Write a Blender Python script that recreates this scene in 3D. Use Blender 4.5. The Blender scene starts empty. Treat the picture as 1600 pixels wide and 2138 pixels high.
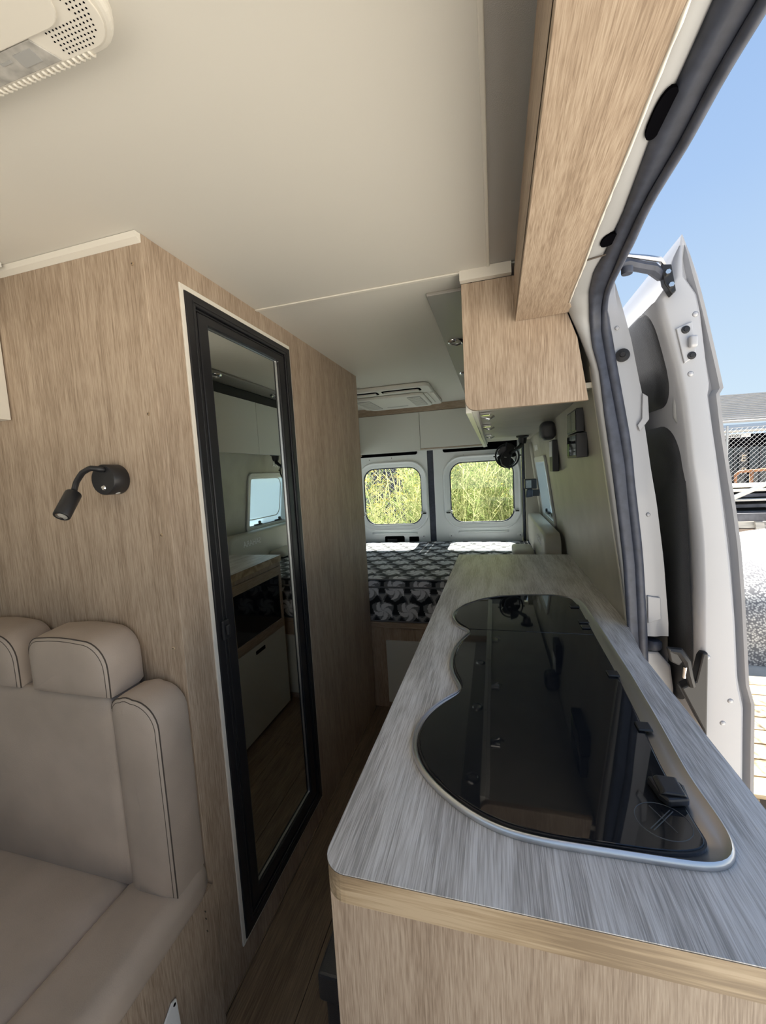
import bpy, bmesh, math, random
import numpy as np
from mathutils import Vector, Matrix
random.seed(7)
C = bpy.context.scene.collection
sc = bpy.context.scene
R_ = math.radians

# ------------------------------------------------------------------ camera
cam = bpy.data.cameras.new('camera')
cam.sensor_fit = 'HORIZONTAL'; cam.sensor_width = 36.0
cam.lens = 36.0 * 850.0 / 1600.0
cam.clip_start = 0.02; cam.clip_end = 300
co = bpy.data.objects.new('camera', cam); C.objects.link(co)
co.location = (0, 0, 1.37)
def _rz(t): return Matrix.Rotation(t, 4, 'Z')
def _rx(t): return Matrix.Rotation(t, 4, 'X')
co.matrix_world = Matrix.Translation((0, 0, 1.37)) @ _rz(R_(15.508)) @ _rx(R_(90 - 5.321)) @ _rz(R_(-3.210))
sc.camera = co

# ------------------------------------------------------------------ world, sun, exposure
w = bpy.data.worlds.new('sky'); sc.world = w; w.use_nodes = True
nt = w.node_tree; nt.nodes.clear()
out = nt.nodes.new('ShaderNodeOutputWorld'); bg = nt.nodes.new('ShaderNodeBackground')
tc = nt.nodes.new('ShaderNodeTexCoord'); sx = nt.nodes.new('ShaderNodeSeparateXYZ'); rp = nt.nodes.new('ShaderNodeValToRGB')
nt.links.new(tc.outputs['Generated'], sx.inputs[0]); nt.links.new(sx.outputs['Z'], rp.inputs[0])
nt.links.new(rp.outputs[0], bg.inputs[0]); nt.links.new(bg.outputs[0], out.inputs[0])
e = rp.color_ramp.elements
e[0].position = 0.0; e[0].color = (.72, .86, .97, 1)
e[1].position = 1.0; e[1].color = (.22, .40, .80, 1)
a = e.new(.10); a.color = (.66, .83, .98, 1)
a = e.new(.45); a.color = (.43, .62, .93, 1)
bg.inputs[1].default_value = .92
sun = bpy.data.lights.new('sun', 'SUN'); sun.energy = 29.0; sun.angle = R_(.55); sun.color = (1.0, .95, .87)
so = bpy.data.objects.new('sun', sun); C.objects.link(so)
so.rotation_euler = (R_(-38.5), 0, 0); so.location = (0, 8, 10)
sc.view_settings.view_transform = 'Standard'; sc.view_settings.look = 'None'
sc.view_settings.exposure = 0.1; sc.view_settings.gamma = 1.0; sc.view_settings.use_curve_mapping = False
sc.cycles.max_bounces = 14; sc.cycles.diffuse_bounces = 9; sc.cycles.glossy_bounces = 6
sc.cycles.transparent_max_bounces = 16; sc.cycles.sample_clamp_indirect = 6.0
sc.cycles.caustics_reflective = False; sc.cycles.caustics_refractive = False

# ------------------------------------------------------------------ materials
def mat(name, col, rough=.5, metal=0.0, spec=.5, coat=0.0, bump=0.0, bscale=200, var=0.0, vscale=6.0):
    m = bpy.data.materials.new(name); m.use_nodes = True
    n = m.node_tree.nodes; l = m.node_tree.links; b = n['Principled BSDF']
    b.inputs['Base Color'].default_value = (*col, 1); b.inputs['Roughness'].default_value = rough
    b.inputs['Metallic'].default_value = metal; b.inputs['Specular IOR Level'].default_value = spec
    b.inputs['Coat Weight'].default_value = coat
    if bump or var:
        t = n.new('ShaderNodeTexCoord')
    if bump:
        x = n.new('ShaderNodeTexNoise'); x.inputs['Scale'].default_value = bscale; x.inputs['Detail'].default_value = 3
        l.new(t.outputs['Object'], x.inputs['Vector'])
        bb = n.new('ShaderNodeBump'); bb.inputs['Strength'].default_value = bump; bb.inputs['Distance'].default_value = .002
        l.new(x.outputs[0], bb.inputs['Height']); l.new(bb.outputs[0], b.inputs['Normal'])
    if var:
        x = n.new('ShaderNodeTexNoise'); x.inputs['Scale'].default_value = vscale; x.inputs['Detail'].default_value = 4
        l.new(t.outputs['Object'], x.inputs['Vector'])
        r = n.new('ShaderNodeValToRGB'); r.color_ramp.elements[0].position = .3; r.color_ramp.elements[1].position = .7
        r.color_ramp.elements[0].color = (*[c * (1 - var) for c in col], 1); r.color_ramp.elements[1].color = (*[min(1, c * (1 + var)) for c in col], 1)
        l.new(x.outputs[0], r.inputs[0]); l.new(r.outputs[0], b.inputs['Base Color'])
    return m

def wood(name, dark, mid, light, axis='Z', rough=.5, fine=640.0, ring=16.0, bump=.25, contrast=1.0, spec=.4, figure=.32, ratio=.04, broad=.38):
    """laminate: long streaks along one axis, plus broad cathedral figure"""
    m = bpy.data.materials.new(name); m.use_nodes = True
    n = m.node_tree.nodes; l = m.node_tree.links; b = n['Principled BSDF']
    t = n.new('ShaderNodeTexCoord')
    def streak(sc_, rat, detail, dist=0.0):
        mp = n.new('ShaderNodeMapping'); s = [sc_] * 3; s['XYZ'.index(axis)] = sc_ * rat
        mp.inputs['Scale'].default_value = s; l.new(t.outputs['Object'], mp.inputs[0])
        x = n.new('ShaderNodeTexNoise'); x.inputs['Scale'].default_value = 1; x.inputs['Detail'].default_value = detail
        x.inputs['Distortion'].default_value = dist
        x.inputs['Roughness'].default_value = .6
        l.new(mp.outputs[0], x.inputs['Vector']); return x.outputs[0]
    f1 = streak(fine, ratio, 2.5); f2 = streak(fine * .42, ratio, 2)
    # cathedral figure: bands of a stretched noise
    f3 = streak(ring * .55, .13, 1.5, .3)
    mu = n.new('ShaderNodeMath'); mu.operation = 'MULTIPLY'; mu.inputs[1].default_value = 26; l.new(f3, mu.inputs[0])
    si = n.new('ShaderNodeMath'); si.operation = 'SINE'; l.new(mu.outputs[0], si.inputs[0])
    m1 = n.new('ShaderNodeMath'); m1.operation = 'MULTIPLY'; m1.inputs[1].default_value = .11 * figure; l.new(si.outputs[0], m1.inputs[0])
    a1 = n.new('ShaderNodeMath'); a1.operation = 'MULTIPLY_ADD'; a1.inputs[1].default_value = 1 - broad; l.new(f1, a1.inputs[0]); l.new(m1.outputs[0], a1.inputs[2])
    a2 = n.new('ShaderNodeMath'); a2.operation = 'MULTIPLY_ADD'; a2.inputs[1].default_value = broad; l.new(f2, a2.inputs[0]); l.new(a1.outputs[0], a2.inputs[2])
    r = n.new('ShaderNodeValToRGB'); el = r.color_ramp.elements
    h = .135 / contrast
    el[0].position = .5 - h; el[0].color = (*dark, 1); el[1].position = .5 + h; el[1].color = (*light, 1)
    q = el.new(.5); q.color = (*mid, 1)
    l.new(a2.outputs[0], r.inputs[0]); l.new(r.outputs[0], b.inputs['Base Color'])
    b.inputs['Roughness'].default_value = rough; b.inputs['Specular IOR Level'].default_value = spec
    bb = n.new('ShaderNodeBump'); bb.inputs['Strength'].default_value = bump; bb.inputs['Distance'].default_value = .001
    l.new(a2.outputs[0], bb.inputs['Height']); l.new(bb.outputs[0], b.inputs['Normal'])
    return m

def glass(name, tint, gloss=.02):
    m = bpy.data.materials.new(name); m.use_nodes = True
    n = m.node_tree.nodes; l = m.node_tree.links; n.clear()
    o = n.new('ShaderNodeOutputMaterial'); mx = n.new('ShaderNodeMixShader'); tr = n.new('ShaderNodeBsdfTransparent'); gl = n.new('ShaderNodeBsdfGlossy')
    lw = n.new('ShaderNodeLayerWeight'); pw_ = n.new('ShaderNodeMath'); pw_.operation = 'POWER'; pw_.inputs[1].default_value = 4.0
    fr = n.new('ShaderNodeMath'); fr.operation = 'MULTIPLY_ADD'; fr.inputs[1].default_value = .8; fr.inputs[2].default_value = .05
    l.new(lw.outputs['Facing'], pw_.inputs[0]); l.new(pw_.outputs[0], fr.inputs[0])
    tr.inputs[0].default_value = (*tint, 1); gl.inputs['Roughness'].default_value = gloss
    l.new(fr.outputs[0], mx.inputs[0]); l.new(tr.outputs[0], mx.inputs[1]); l.new(gl.outputs[0], mx.inputs[2]); l.new(mx.outputs[0], o.inputs[0])
    return m

OAK = dict(dark=(.265, .195, .138), mid=(.385, .296, .218), light=(.475, .382, .292))
M = {}
M['oak'] = wood('oak_laminate', **OAK, axis='Z')
M['oak_y'] = wood('oak_laminate_lengthwise', **OAK, axis='Y')
M['oak_x'] = wood('oak_laminate_crosswise', **OAK, axis='X')
M['oak_edge'] = wood('oak_edging', (.28, .2, .12), (.42, .31, .19), (.53, .41, .27), axis='X', fine=300, contrast=1.0, figure=1.2)
M['top'] = wood('grey_oak_worktop', (.34, .33, .315), (.55, .54, .525), (.72, .715, .705), axis='Y', rough=.38, fine=680, ring=20, contrast=1.0, bump=.5, spec=.5, figure=.55, ratio=.028, broad=.38)
M['floor'] = wood('vinyl_plank', (.115, .083, .055), (.175, .13, .088), (.245, .185, .13), axis='Y', rough=.42, fine=300, figure=.5, contrast=.8, broad=.25)
M['ceil'] = mat('cream_ceiling_panel', (.65, .63, .575), .6, bump=.03, bscale=900)
M['cove'] = mat('grey_cove_fabric', (.47, .46, .44), .75, bump=.2, bscale=700)
M['cream'] = mat('cream_trim', (.71, .68, .61), .4)
M['white_door'] = mat('white_gloss_laminate', (.66, .66, .61), .28)
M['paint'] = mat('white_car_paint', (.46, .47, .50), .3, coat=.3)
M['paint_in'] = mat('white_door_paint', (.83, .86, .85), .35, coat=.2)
M['rail'] = mat('grey_painted_rail', (.34, .345, .35), .42, bump=.05, bscale=60)
M['rubber'] = mat('black_rubber_seal', (.045, .052, .075), .5, var=.25, vscale=40)
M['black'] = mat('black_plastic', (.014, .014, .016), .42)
M['blackframe'] = mat('black_aluminium', (.012, .012, .014), .3)
M['blackpad'] = mat('black_grained_panel', (.045, .046, .05), .36, bump=.5, bscale=500)
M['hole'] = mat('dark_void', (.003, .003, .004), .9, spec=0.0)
M['mirror'] = mat('mirror_glass', (.78, .81, .78), .012, metal=1.0)
M['blackglass'] = mat('black_tempered_glass', (.008, .009, .011), .03, spec=.5)
M['bead'] = mat('polished_rim_steel', (.66, .66, .67), .34, metal=1.0)
M['steel'] = mat('brushed_steel', (.50, .50, .50), .3, metal=1.0)
M['steel_satin'] = mat('satin_steel', (.46, .46, .47), .36, metal=1.0)
M['chrome'] = mat('chrome', (.75, .75, .76), .08, metal=1.0)
M['leather'] = mat('beige_leather', (.425, .355, .295), .52, bump=.18, bscale=420, var=.1, vscale=7)
M['stitch'] = mat('brown_stitching', (.07, .055, .045), .8)
M['lining'] = mat('grey_lining_vinyl', (.44, .42, .36), .45, bump=.12, bscale=300, var=.08, vscale=9)
M['cushion'] = mat('cream_cushion_vinyl', (.47, .455, .39), .5, bump=.1, bscale=400)
M['pale'] = mat('pale_plastic', (.66, .66, .63), .4)
M['acwhite'] = mat('white_ac_plastic', (.70, .69, .64), .42)
M['grille'] = mat('grey_grille', (.36, .36, .35), .6)
M['lens'] = mat('frosted_lens', (.40, .39, .365), .3, var=.25, vscale=60)
M['glass'] = glass('clear_window_glass', (.9, .93, .92))
def frosted(name, tint, part):
    m = glass(name, tint); n = m.node_tree.nodes; l = m.node_tree.links
    o = [q for q in n if q.type == 'OUTPUT_MATERIAL'][0]; s0 = o.inputs[0].links[0].from_socket
    t = n.new('ShaderNodeBsdfTranslucent'); t.inputs[0].default_value = (*tint, 1); x = n.new('ShaderNodeMixShader'); x.inputs[0].default_value = part
    l.new(s0, x.inputs[1]); l.new(t.outputs[0], x.inputs[2]); l.new(x.outputs[0], o.inputs[0]); return m
M['frost'] = frosted('frosted_blue_acrylic', (.62, .74, .80), .8)
M['tint'] = glass('tinted_window_glass', (.72, .80, .84))
M['white'] = mat('white_paper', (.86, .86, .85), .6)
M['green'] = mat('green_screen', (.25, .42, .08), .1)
M['amber'] = mat('amber_screen', (.42, .3, .12), .1)

# ------------------------------------------------------------------ mesh helpers
class MB:
    def __init__(s): s.v = []; s.f = []
    def add(s, v, f):
        o = len(s.v); s.v += [tuple(map(float, p)) for p in v]; s.f += [tuple(i + o for i in q) for q in f]; return s
    def box(s, x0, x1, y0, y1, z0, z1):
        v = [(x0, y0, z0), (x1, y0, z0), (x1, y1, z0), (x0, y1, z0), (x0, y0, z1), (x1, y0, z1), (x1, y1, z1), (x0, y1, z1)]
        return s.add(v, [(0, 3, 2, 1), (4, 5, 6, 7), (0, 1, 5, 4), (1, 2, 6, 5), (2, 3, 7, 6), (3, 0, 4, 7)])
    def prism(s, pts, fn, h0, h1):
        """closed 2-D outline pts; fn(u, v, h) -> 3-D"""
        n = len(pts)
        v = [fn(u, q, h0) for u, q in pts] + [fn(u, q, h1) for u, q in pts]
        f = [tuple(range(n - 1, -1, -1)), tuple(range(n, 2 * n))] + [(i, (i + 1) % n, n + (i + 1) % n, n + i) for i in range(n)]
        return s.add(v, f)
    def ring(s, A, B, fn, h0, h1):
        """flat ring between two outlines with the same count, with thickness"""
        n = len(A)
        v = [fn(*p, h0) for p in A] + [fn(*p, h0) for p in B] + [fn(*p, h1) for p in A] + [fn(*p, h1) for p in B]
        f = []
        for i in range(n):
            j = (i + 1) % n
            f += [(i, j, n + j, n + i), (2 * n + i, 3 * n + i, 3 * n + j, 2 * n + j), (i, 2 * n + i, 2 * n + j, j), (n + i, n + j, 3 * n + j, 3 * n + i)]
        return s.add(v, f)
    def tube(s, pts, r, k=8, closed=False, cap=True):
        P = [Vector(p) for p in pts]; n = len(P)
        rad = r if isinstance(r, (list, tuple)) else [r] * n
        up = Vector((0, 0, 1)); base = len(s.v); prev = None; v = []
        for i in range(n):
            a = P[(i - 1) % n] if (closed or i) else P[i]; b = P[(i + 1) % n] if (closed or i < n - 1) else P[i]
            d = (b - a).normalized() if (b - a).length > 1e-9 else Vector((0, 0, 1))
            if prev is None:
                x = d.cross(up);
                if x.length < 1e-3: x = d.cross(Vector((1, 0, 0)))
            else:
                x = prev - d * prev.dot(d)
                if x.length < 1e-6: x = d.cross(up)
            x.normalize(); prev = x; y = d.cross(x)
            for j in range(k):
                t = 2 * math.pi * j / k
                v.append(P[i] + (x * math.cos(t) + y * math.sin(t)) * rad[i])
        f = []
        for i in range(n if closed else n - 1):
            for j in range(k):
                p, q = i * k, ((i + 1) % n) * k
                f.append((p + j, p + (j + 1) % k, q + (j + 1) % k, q + j))
        if cap and not closed:
            f += [tuple(range(k - 1, -1, -1)), tuple((n - 1) * k + j for j in range(k))]
        return s.add(v, f)
    def lathe(s, prof, origin, axis, k=24):
        """prof: (radius, height) pairs along axis"""
        ax = Vector(axis).normalized(); x = ax.cross(Vector((0, 0, 1)))
        if x.length < 1e-3: x = ax.cross(Vector((1, 0, 0)))
        x.normalize(); y = ax.cross(x); o = Vector(origin); v = []; n = len(prof)
        for r, h in prof:
            for j in range(k):
                t = 2 * math.pi * j / k
                v.append(o + ax * h + (x * math.cos(t) + y * math.sin(t)) * max(r, 1e-5))
        f = [(i * k + j, i * k + (j + 1) % k, (i + 1) * k + (j + 1) % k, (i + 1) * k + j) for i in range(n - 1) for j in range(k)]
        f += [tuple(range(k - 1, -1, -1)), tuple((n - 1) * k + j for j in range(k))]
        return s.add(v, f)
    def loft(s, rows, flip=False):
        n = len(rows[0]); v = [p for r in rows for p in r]; f = []
        for i in range(len(rows) - 1):
            for j in range(n - 1):
                q = (i * n + j, i * n + j + 1, (i + 1) * n + j + 1, (i + 1) * n + j)
                f.append(q[::-1] if flip else q)
        return s.add(v, f)
    def rbox(s, x0, x1, y0, y1, z0, z1, r, n=10, puff=(0, 0, 0)):
        """rounded box, optionally puffed out in x, y, z"""
        bm = bmesh.new(); bmesh.ops.create_cube(bm, size=2.0)
        bmesh.ops.subdivide_edges(bm, edges=bm.edges[:], cuts=n, use_grid_fill=True)
        c = Vector(((x0 + x1) / 2, (y0 + y1) / 2, (z0 + z1) / 2)); h = Vector(((x1 - x0) / 2, (y1 - y0) / 2, (z1 - z0) / 2))
        rr = min(r, *h); o = len(s.v); ind = {}
        for i, q in enumerate(bm.verts):
            t = q.co
            # denser near the edges
            p = Vector([math.copysign(abs(a) ** .75, a) * b for a, b in zip(t, h)])
            inn = Vector([max(-(b - rr), min(b - rr, a)) for a, b in zip(p, h)])
            d = p - inn
            if d.length > 1e-9: p = inn + d.normalized() * rr
            u = [p[k] / h[k] for k in range(3)]
            for k in range(3):
                if puff[k]:
                    a, b = [j for j in range(3) if j != k]
                    p[k] += puff[k] * u[k] * max(0, 1 - u[a] ** 4) * max(0, 1 - u[b] ** 4)
            s.v.append(tuple(p + c)); ind[q.index] = o + i
        for fc in bm.faces: s.f.append(tuple(ind[q.index] for q in fc.verts))
        bm.free(); return s

def rrect(u0, u1, v0, v1, r, k=6):
    pts = []
    for cx, cy, a0 in ((u1 - r, v1 - r, 0), (u0 + r, v1 - r, 90), (u0 + r, v0 + r, 180), (u1 - r, v0 + r, 270)):
        for i in range(k + 1):
            t = R_(a0 + 90 * i / k); pts.append((cx + r * math.cos(t), cy + r * math.sin(t)))
    return pts

def smooth_line(P, n):
    """Catmull-Rom resample of a 3-D polyline to n points by arc length"""
    P = np.array(P, float); d = np.r_[0, np.cumsum(np.linalg.norm(np.diff(P, axis=0), axis=1))]
    t = np.linspace(0, d[-1], n * 6); Q = np.stack([np.interp(t, d, P[:, k]) for k in range(P.shape[1])], 1)
    ker = np.hanning(11); ker /= ker.sum(); pad = 5
    Qp = np.vstack([2 * Q[:1] - Q[pad:0:-1], Q, 2 * Q[-1:] - Q[-2:-pad - 2:-1]])
    S = np.stack([np.convolve(Qp[:, k], ker, 'valid') for k in range(P.shape[1])], 1)
    i = np.linspace(0, len(S) - 1, n).round().astype(int)
    return S[i]

def _base(o):
    b = Vector((0, 0, 0))
    while o is not None: b += o.location; o = o.parent
    return b
def obj(name, mb, material, parent=None, bevel=0.0, smooth=None, segs=2):
    """link ONE mesh object; vertices are given in world space"""
    b = _base(parent)
    me = bpy.data.meshes.new(name)
    v = [(p[0] - b.x, p[1] - b.y, p[2] - b.z) for p in mb.v]
    me.from_pydata(v, [], mb.f); me.update()
    for x in (material if isinstance(material, list) else [material]): me.materials.append(x)
    bm = bmesh.new(); bm.from_mesh(me); bmesh.ops.recalc_face_normals(bm, faces=bm.faces[:]); bm.to_mesh(me); bm.free()
    if smooth:
        me.shade_smooth()
        if smooth is not True: me.set_sharp_from_angle(angle=R_(smooth))
    o = bpy.data.objects.new(name, me); C.objects.link(o)
    if parent is not None: o.parent = parent
    if bevel:
        md = o.modifiers.new('bevel', 'BEVEL'); md.width = bevel; md.segments = segs; md.limit_method = 'ANGLE'; md.angle_limit = R_(35)
        md.use_clamp_overlap = True
    return o
def tag(o, label, cat, group=None, kind=None):
    o['label'] = label; o['category'] = cat
    if group: o['group'] = group
    if kind: o['kind'] = kind
    return o
def thing(name, label, cat, loc, group=None):
    o = bpy.data.objects.new(name, None); o.empty_display_size = .05; C.objects.link(o); o.location = loc
    return tag(o, label, cat, group)
def struct(name, mb, m, parent=None, **k):
    o = obj(name, mb, m, parent, **k)
    if parent is None: o['kind'] = 'structure'
    return o
def sroot(name, loc):
    o = bpy.data.objects.new(name, None); o.empty_display_size = .05; C.objects.link(o); o.location = loc; o['kind'] = 'structure'
    return o
def copy_tree(o, parent=None):
    c = o.copy(); C.objects.link(c); c.parent = parent
    for ch in o.children: copy_tree(ch, c)
    return c
def B(x0, x1, y0, y1, z0, z1): return MB().box(x0, x1, y0, y1, z0, z1)
def XY(u, v, h): return (u, v, h)
def XZ(u, v, h): return (u, h, v)
def YZ(u, v, h): return (h, u, v)
# ------------------------------------------------------------------ measured outlines (metres)
RAIL0 = [(0.1737, 0.4654, 1.775), (0.1756, 0.4908, 1.775), (0.1744, 0.5425, 1.775), (0.1762, 0.5942, 1.775), (0.1773, 0.6983, 1.775), (0.1797, 0.8301, 1.775), (0.1849, 0.9491, 1.775), (0.1863, 1.0676, 1.7729), (0.1882, 1.1366, 1.769), (0.2, 1.189, 1.7608), (0.2269, 1.215, 1.7051), (0.246, 1.215, 1.6462), (0.2538, 1.215, 1.6231)]
RAIL1 = [(0.2066, 0.4863, 1.785), (0.2078, 0.5224, 1.785), (0.2089, 0.5685, 1.785), (0.2077, 0.6353, 1.785), (0.2231, 0.8248, 1.785), (0.224, 0.8993, 1.785), (0.2266, 0.9518, 1.785), (0.2225, 1.0302, 1.7837), (0.2326, 1.1274, 1.7783), (0.2475, 1.1969, 1.7325), (0.2533, 1.2, 1.6704), (0.2698, 1.2, 1.6043), (0.2816, 1.2, 1.4869), (0.2959, 1.2, 1.3739), (0.3103, 1.2, 1.2466), (0.3249, 1.2, 1.1045), (0.3374, 1.2, 0.882), (0.3421, 1.2, 0.7707), (0.3445, 1.2, 0.6601)]
RAIL2 = [(0.2439, 0.4886, 1.775), (0.2419, 0.522, 1.775), (0.2403, 0.5627, 1.775), (0.2473, 0.659, 1.775), (0.2459, 0.7431, 1.775), (0.2448, 0.8246, 1.775), (0.2504, 0.9258, 1.775), (0.2575, 1.0057, 1.7744), (0.264, 1.1105, 1.7697), (0.2717, 1.1801, 1.7535), (0.2759, 1.2, 1.6985), (0.2878, 1.2, 1.6179), (0.3042, 1.2, 1.5216), (0.3307, 1.2, 1.3567), (0.3374, 1.2, 1.2711), (0.3544, 1.2, 1.0877), (0.364, 1.2, 0.862), (0.3665, 1.2, 0.7454), (0.368, 1.2, 0.6348)]
RAIL3 = [(0.247, 0.4807, 1.765), (0.2467, 0.5154, 1.765), (0.247, 0.545, 1.765), (0.2486, 0.6277, 1.765), (0.2469, 0.7515, 1.765), (0.26, 0.8886, 1.765), (0.264, 0.9729, 1.765), (0.2677, 1.0532, 1.7635), (0.275, 1.1309, 1.7595), (0.2899, 1.1972, 1.7416), (0.3018, 1.215, 1.6898), (0.3171, 1.215, 1.5863), (0.3405, 1.215, 1.4388), (0.3495, 1.215, 1.3204), (0.3678, 1.215, 1.1533), (0.3809, 1.215, 0.9428), (0.386, 1.215, 0.8077), (0.3866, 1.215, 0.6554), (0.3871, 1.215, 0.5136)]
FLANGE = [(0.32, 1.25, 1.8414), (0.3413, 1.25, 1.7618), (0.3593, 1.25, 1.6886), (0.3774, 1.25, 1.5829), (0.391, 1.25, 1.5193), (0.3832, 1.25, 1.51), (0.3924, 1.25, 1.4539), (0.4076, 1.25, 1.3358), (0.4204, 1.25, 1.2552), (0.4385, 1.25, 1.0937), (0.4513, 1.25, 0.9139), (0.4516, 1.25, 0.8797)]
FLANGE_IN = [(0.32, 1.25, 1.8414), (0.304, 1.25, 1.8006), (0.3027, 1.25, 1.758), (0.3105, 1.25, 1.699), (0.3263, 1.25, 1.5925), (0.3503, 1.25, 1.4408), (0.3596, 1.25, 1.3189), (0.3784, 1.25, 1.1471), (0.3919, 1.25, 0.9305), (0.3945, 1.25, 0.8766)]
DRIDGE = [(0.4373, 1.15, 1.8825), (0.3963, 1.15, 1.8302), (0.3939, 1.15, 1.741), (0.4184, 1.15, 1.6455), (0.4338, 1.15, 1.5794), (0.4453, 1.15, 1.5146), (0.4563, 1.15, 1.4245), (0.4653, 1.15, 1.3335), (0.4697, 1.15, 1.3021), (0.4833, 1.15, 1.1789), (0.4892, 1.15, 1.0536), (0.4916, 1.15, 0.8921), (0.4891, 1.15, 0.7074)]
DOUT = [(0.4373, 1.15, 1.8857), (0.465, 1.15, 1.7965), (0.4882, 1.15, 1.695), (0.5097, 1.15, 1.5931), (0.5231, 1.15, 1.5263), (0.5158, 1.15, 1.5128), (0.5248, 1.15, 1.4335), (0.5423, 1.15, 1.3146), (0.5544, 1.15, 1.2378), (0.5659, 1.15, 1.1465), (0.5763, 1.15, 1.0234), (0.5839, 1.15, 0.8979), (0.59, 1.15, 0.8031), (0.6019, 1.15, 0.7548), (0.6033, 1.15, 0.6575), (0.606, 1.15, 0.502)]
DGROOVE = [(0.4655, 1.15, 1.7594), (0.4884, 1.15, 1.5619), (0.4936, 1.15, 1.5339), (0.4891, 1.15, 1.5167), (0.5075, 1.15, 1.3856), (0.5253, 1.15, 1.2502), (0.5415, 1.15, 1.1126), (0.5553, 1.15, 0.9616), (0.5632, 1.15, 0.8155), (0.5766, 1.15, 0.7422)]
HOB = [(0.0509, 0.4693), (0.1262, 0.4708), (0.1882, 0.4723), (0.2198, 0.4736), (0.2348, 0.4791), (0.244, 0.4882), (0.2532, 0.5045), (0.255, 0.5371), (0.2504, 0.612), (0.2578, 0.7534), (0.263, 0.9101), (0.264, 1.1612), (0.2627, 1.3559), (0.2527, 1.4222), (0.1942, 1.4535), (0.1111, 1.4517), (0.0172, 1.4327), (-0.0528, 1.3944), (-0.1079, 1.3285), (-0.136, 1.2605), (-0.1402, 1.213), (-0.1217, 1.1523), (-0.0972, 1.1156), (-0.0744, 1.1048), (-0.1036, 1.0336), (-0.1148, 0.9611), (-0.1137, 0.906), (-0.1028, 0.8517), (-0.0885, 0.8175), (-0.0757, 0.7914), (-0.0984, 0.7698), (-0.1257, 0.7282), (-0.1433, 0.6824), (-0.1478, 0.638), (-0.1428, 0.6047), (-0.131, 0.5759), (-0.1155, 0.5505), (-0.0917, 0.5267), (-0.0691, 0.5077), (-0.0411, 0.4895), (-0.0075, 0.4752), (0.0244, 0.4707)]
GLASS_R = [(0.0521, 0.4786), (0.1291, 0.4816), (0.1784, 0.4843), (0.1944, 0.4883), (0.2077, 0.4971), (0.2168, 0.5115), (0.2226, 0.5291), (0.223, 0.5774), (0.2232, 0.6317), (0.2206, 0.753), (0.2218, 0.8027), (0.2353, 1.1402)]
GLASS_T = [(0.2353, 1.1402), (0.2348, 1.3769), (0.227, 1.4156), (0.1847, 1.4272), (-0.074, 1.1007)]
# ================================================================== van shell
def wx(z): return .349 - .124 * (z - .886)          # near side lining leans inward
def wxf(z): return .372 - .13 * (z - .886)          # lining beside the bed, set back

fl = struct('floor', B(-1.46, .40, -.6, 3.52, -.06, -.006), M['floor'])
rng = random.Random(3)
pw = .182
for i in range(7):
    x0 = -1.45 + i * pw * 1.0 + .012
    y = -.6 - rng.random() * .9 + (.35 if i == 4 else 0)
    while y < 3.5:
        y1 = y + 1.22
        a, b = max(y, -.6), min(y1, 3.5)
        if b - a > .02 and -.95 < x0 < .2:
            obj('plank', B(x0 + .0008, x0 + pw - .0008, a + .0008, b - .0008, -.006, 0), M['floor'], fl, bevel=.0008, segs=1)
        y = y1
struct('roof', B(-1.56, .33, -.75, 3.62, 1.945, 1.985), M['paint'])
cl = struct('ceiling', B(-1.5, -.001, -.6, 1.2, 1.910, 1.925), M['ceil'])
obj('rear_panel', B(-1.5, .30, 1.203, 3.5, 1.910, 1.925), M['ceil'], cl)
obj('side_panel', B(.001, .21, -.6, 1.2, 1.914, 1.928), M['cove'], cl)
obj('seam_strip', B(-.004, .004, -.6, 1.198, 1.9075, 1.9145), M['cream'], cl, bevel=.002)
obj('cross_moulding', B(-.714, -.077, 1.193, 1.206, 1.905, 1.9095), M['cream'], cl, bevel=.0015)
obj('corner_block', B(-.077, .06, 1.192, 1.212, 1.884, 1.9139), M['cream'], cl, bevel=.001)
struct('cab_light_block', MB().box(-1.45, .25, -.66, -.62, -.05, 1.02).box(-1.45, .18, -.66, -.62, 1.60, 1.94), M['blackpad'])  # unseen panels behind the camera, added to cut light from the front
struct('wall_left', MB().box(-1.50, -1.455, -.6, 2.3, 0, 1.93).box(-1.50, -1.455, 3.3, 3.55, 0, 1.93).box(-1.50, -1.455, 2.3, 3.3, 0, .95).box(-1.50, -1.455, 2.3, 3.3, 1.50, 1.93), M['lining'])
w2 = sroot('added_light_window', (-1.47, 2.8, .95))  # unseen window, added to let more daylight into the rear
obj('frame', MB().ring(rrect(2.28, 3.32, .93, 1.52, .04), rrect(2.32, 3.28, .97, 1.48, .03), YZ, -1.4549, -1.443), M['pale'], w2, bevel=.003)
obj('pane', B(-1.485, -1.481, 2.302, 3.298, .952, 1.498), M['tint'], w2)
# bathroom walls
wf = struct('wall_bathroom_front', B(-1.455, -.7352, .76, .778, 0, 1.9099), M['oak'])
obj('edge_strip', B(-.7351, -.7135, .7595, .778, 0, 1.9099), M['oak'], wf, bevel=.001)
obj('ceiling_bead', MB().prism([(.76, 1.909), (.745, 1.909), (.748, 1.898), (.7595, 1.891)], lambda u, v, h: (h, u, v), -1.455, -.714), M['cream'], wf)
for z in (1.853, 1.533, 1.259, .988):
    o = obj('screw_cap', MB().lathe([(0, .0018), (.0028, .0016), (.0042, 0)], (-.7365 - .006, .7598, z), (0, -1, 0), 14), M['oak_edge'], wf, smooth=40)
    obj('screw_recess', MB().lathe([(0, .0004), (.0017, .0003), (.0018, 0)], (-.7365 - .006, .758, z), (0, -1, 0), 10), M['stitch'], o)
ws = struct('wall_bathroom_side', MB().ring([(.7785, 0), (2.16, 0), (2.16, 1.9099), (.7785, 1.9099)], [(.864, .086), (1.400, .086), (1.400, 1.85), (.864, 1.85)], YZ, -.735, -.715), M['oak'])
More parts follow.
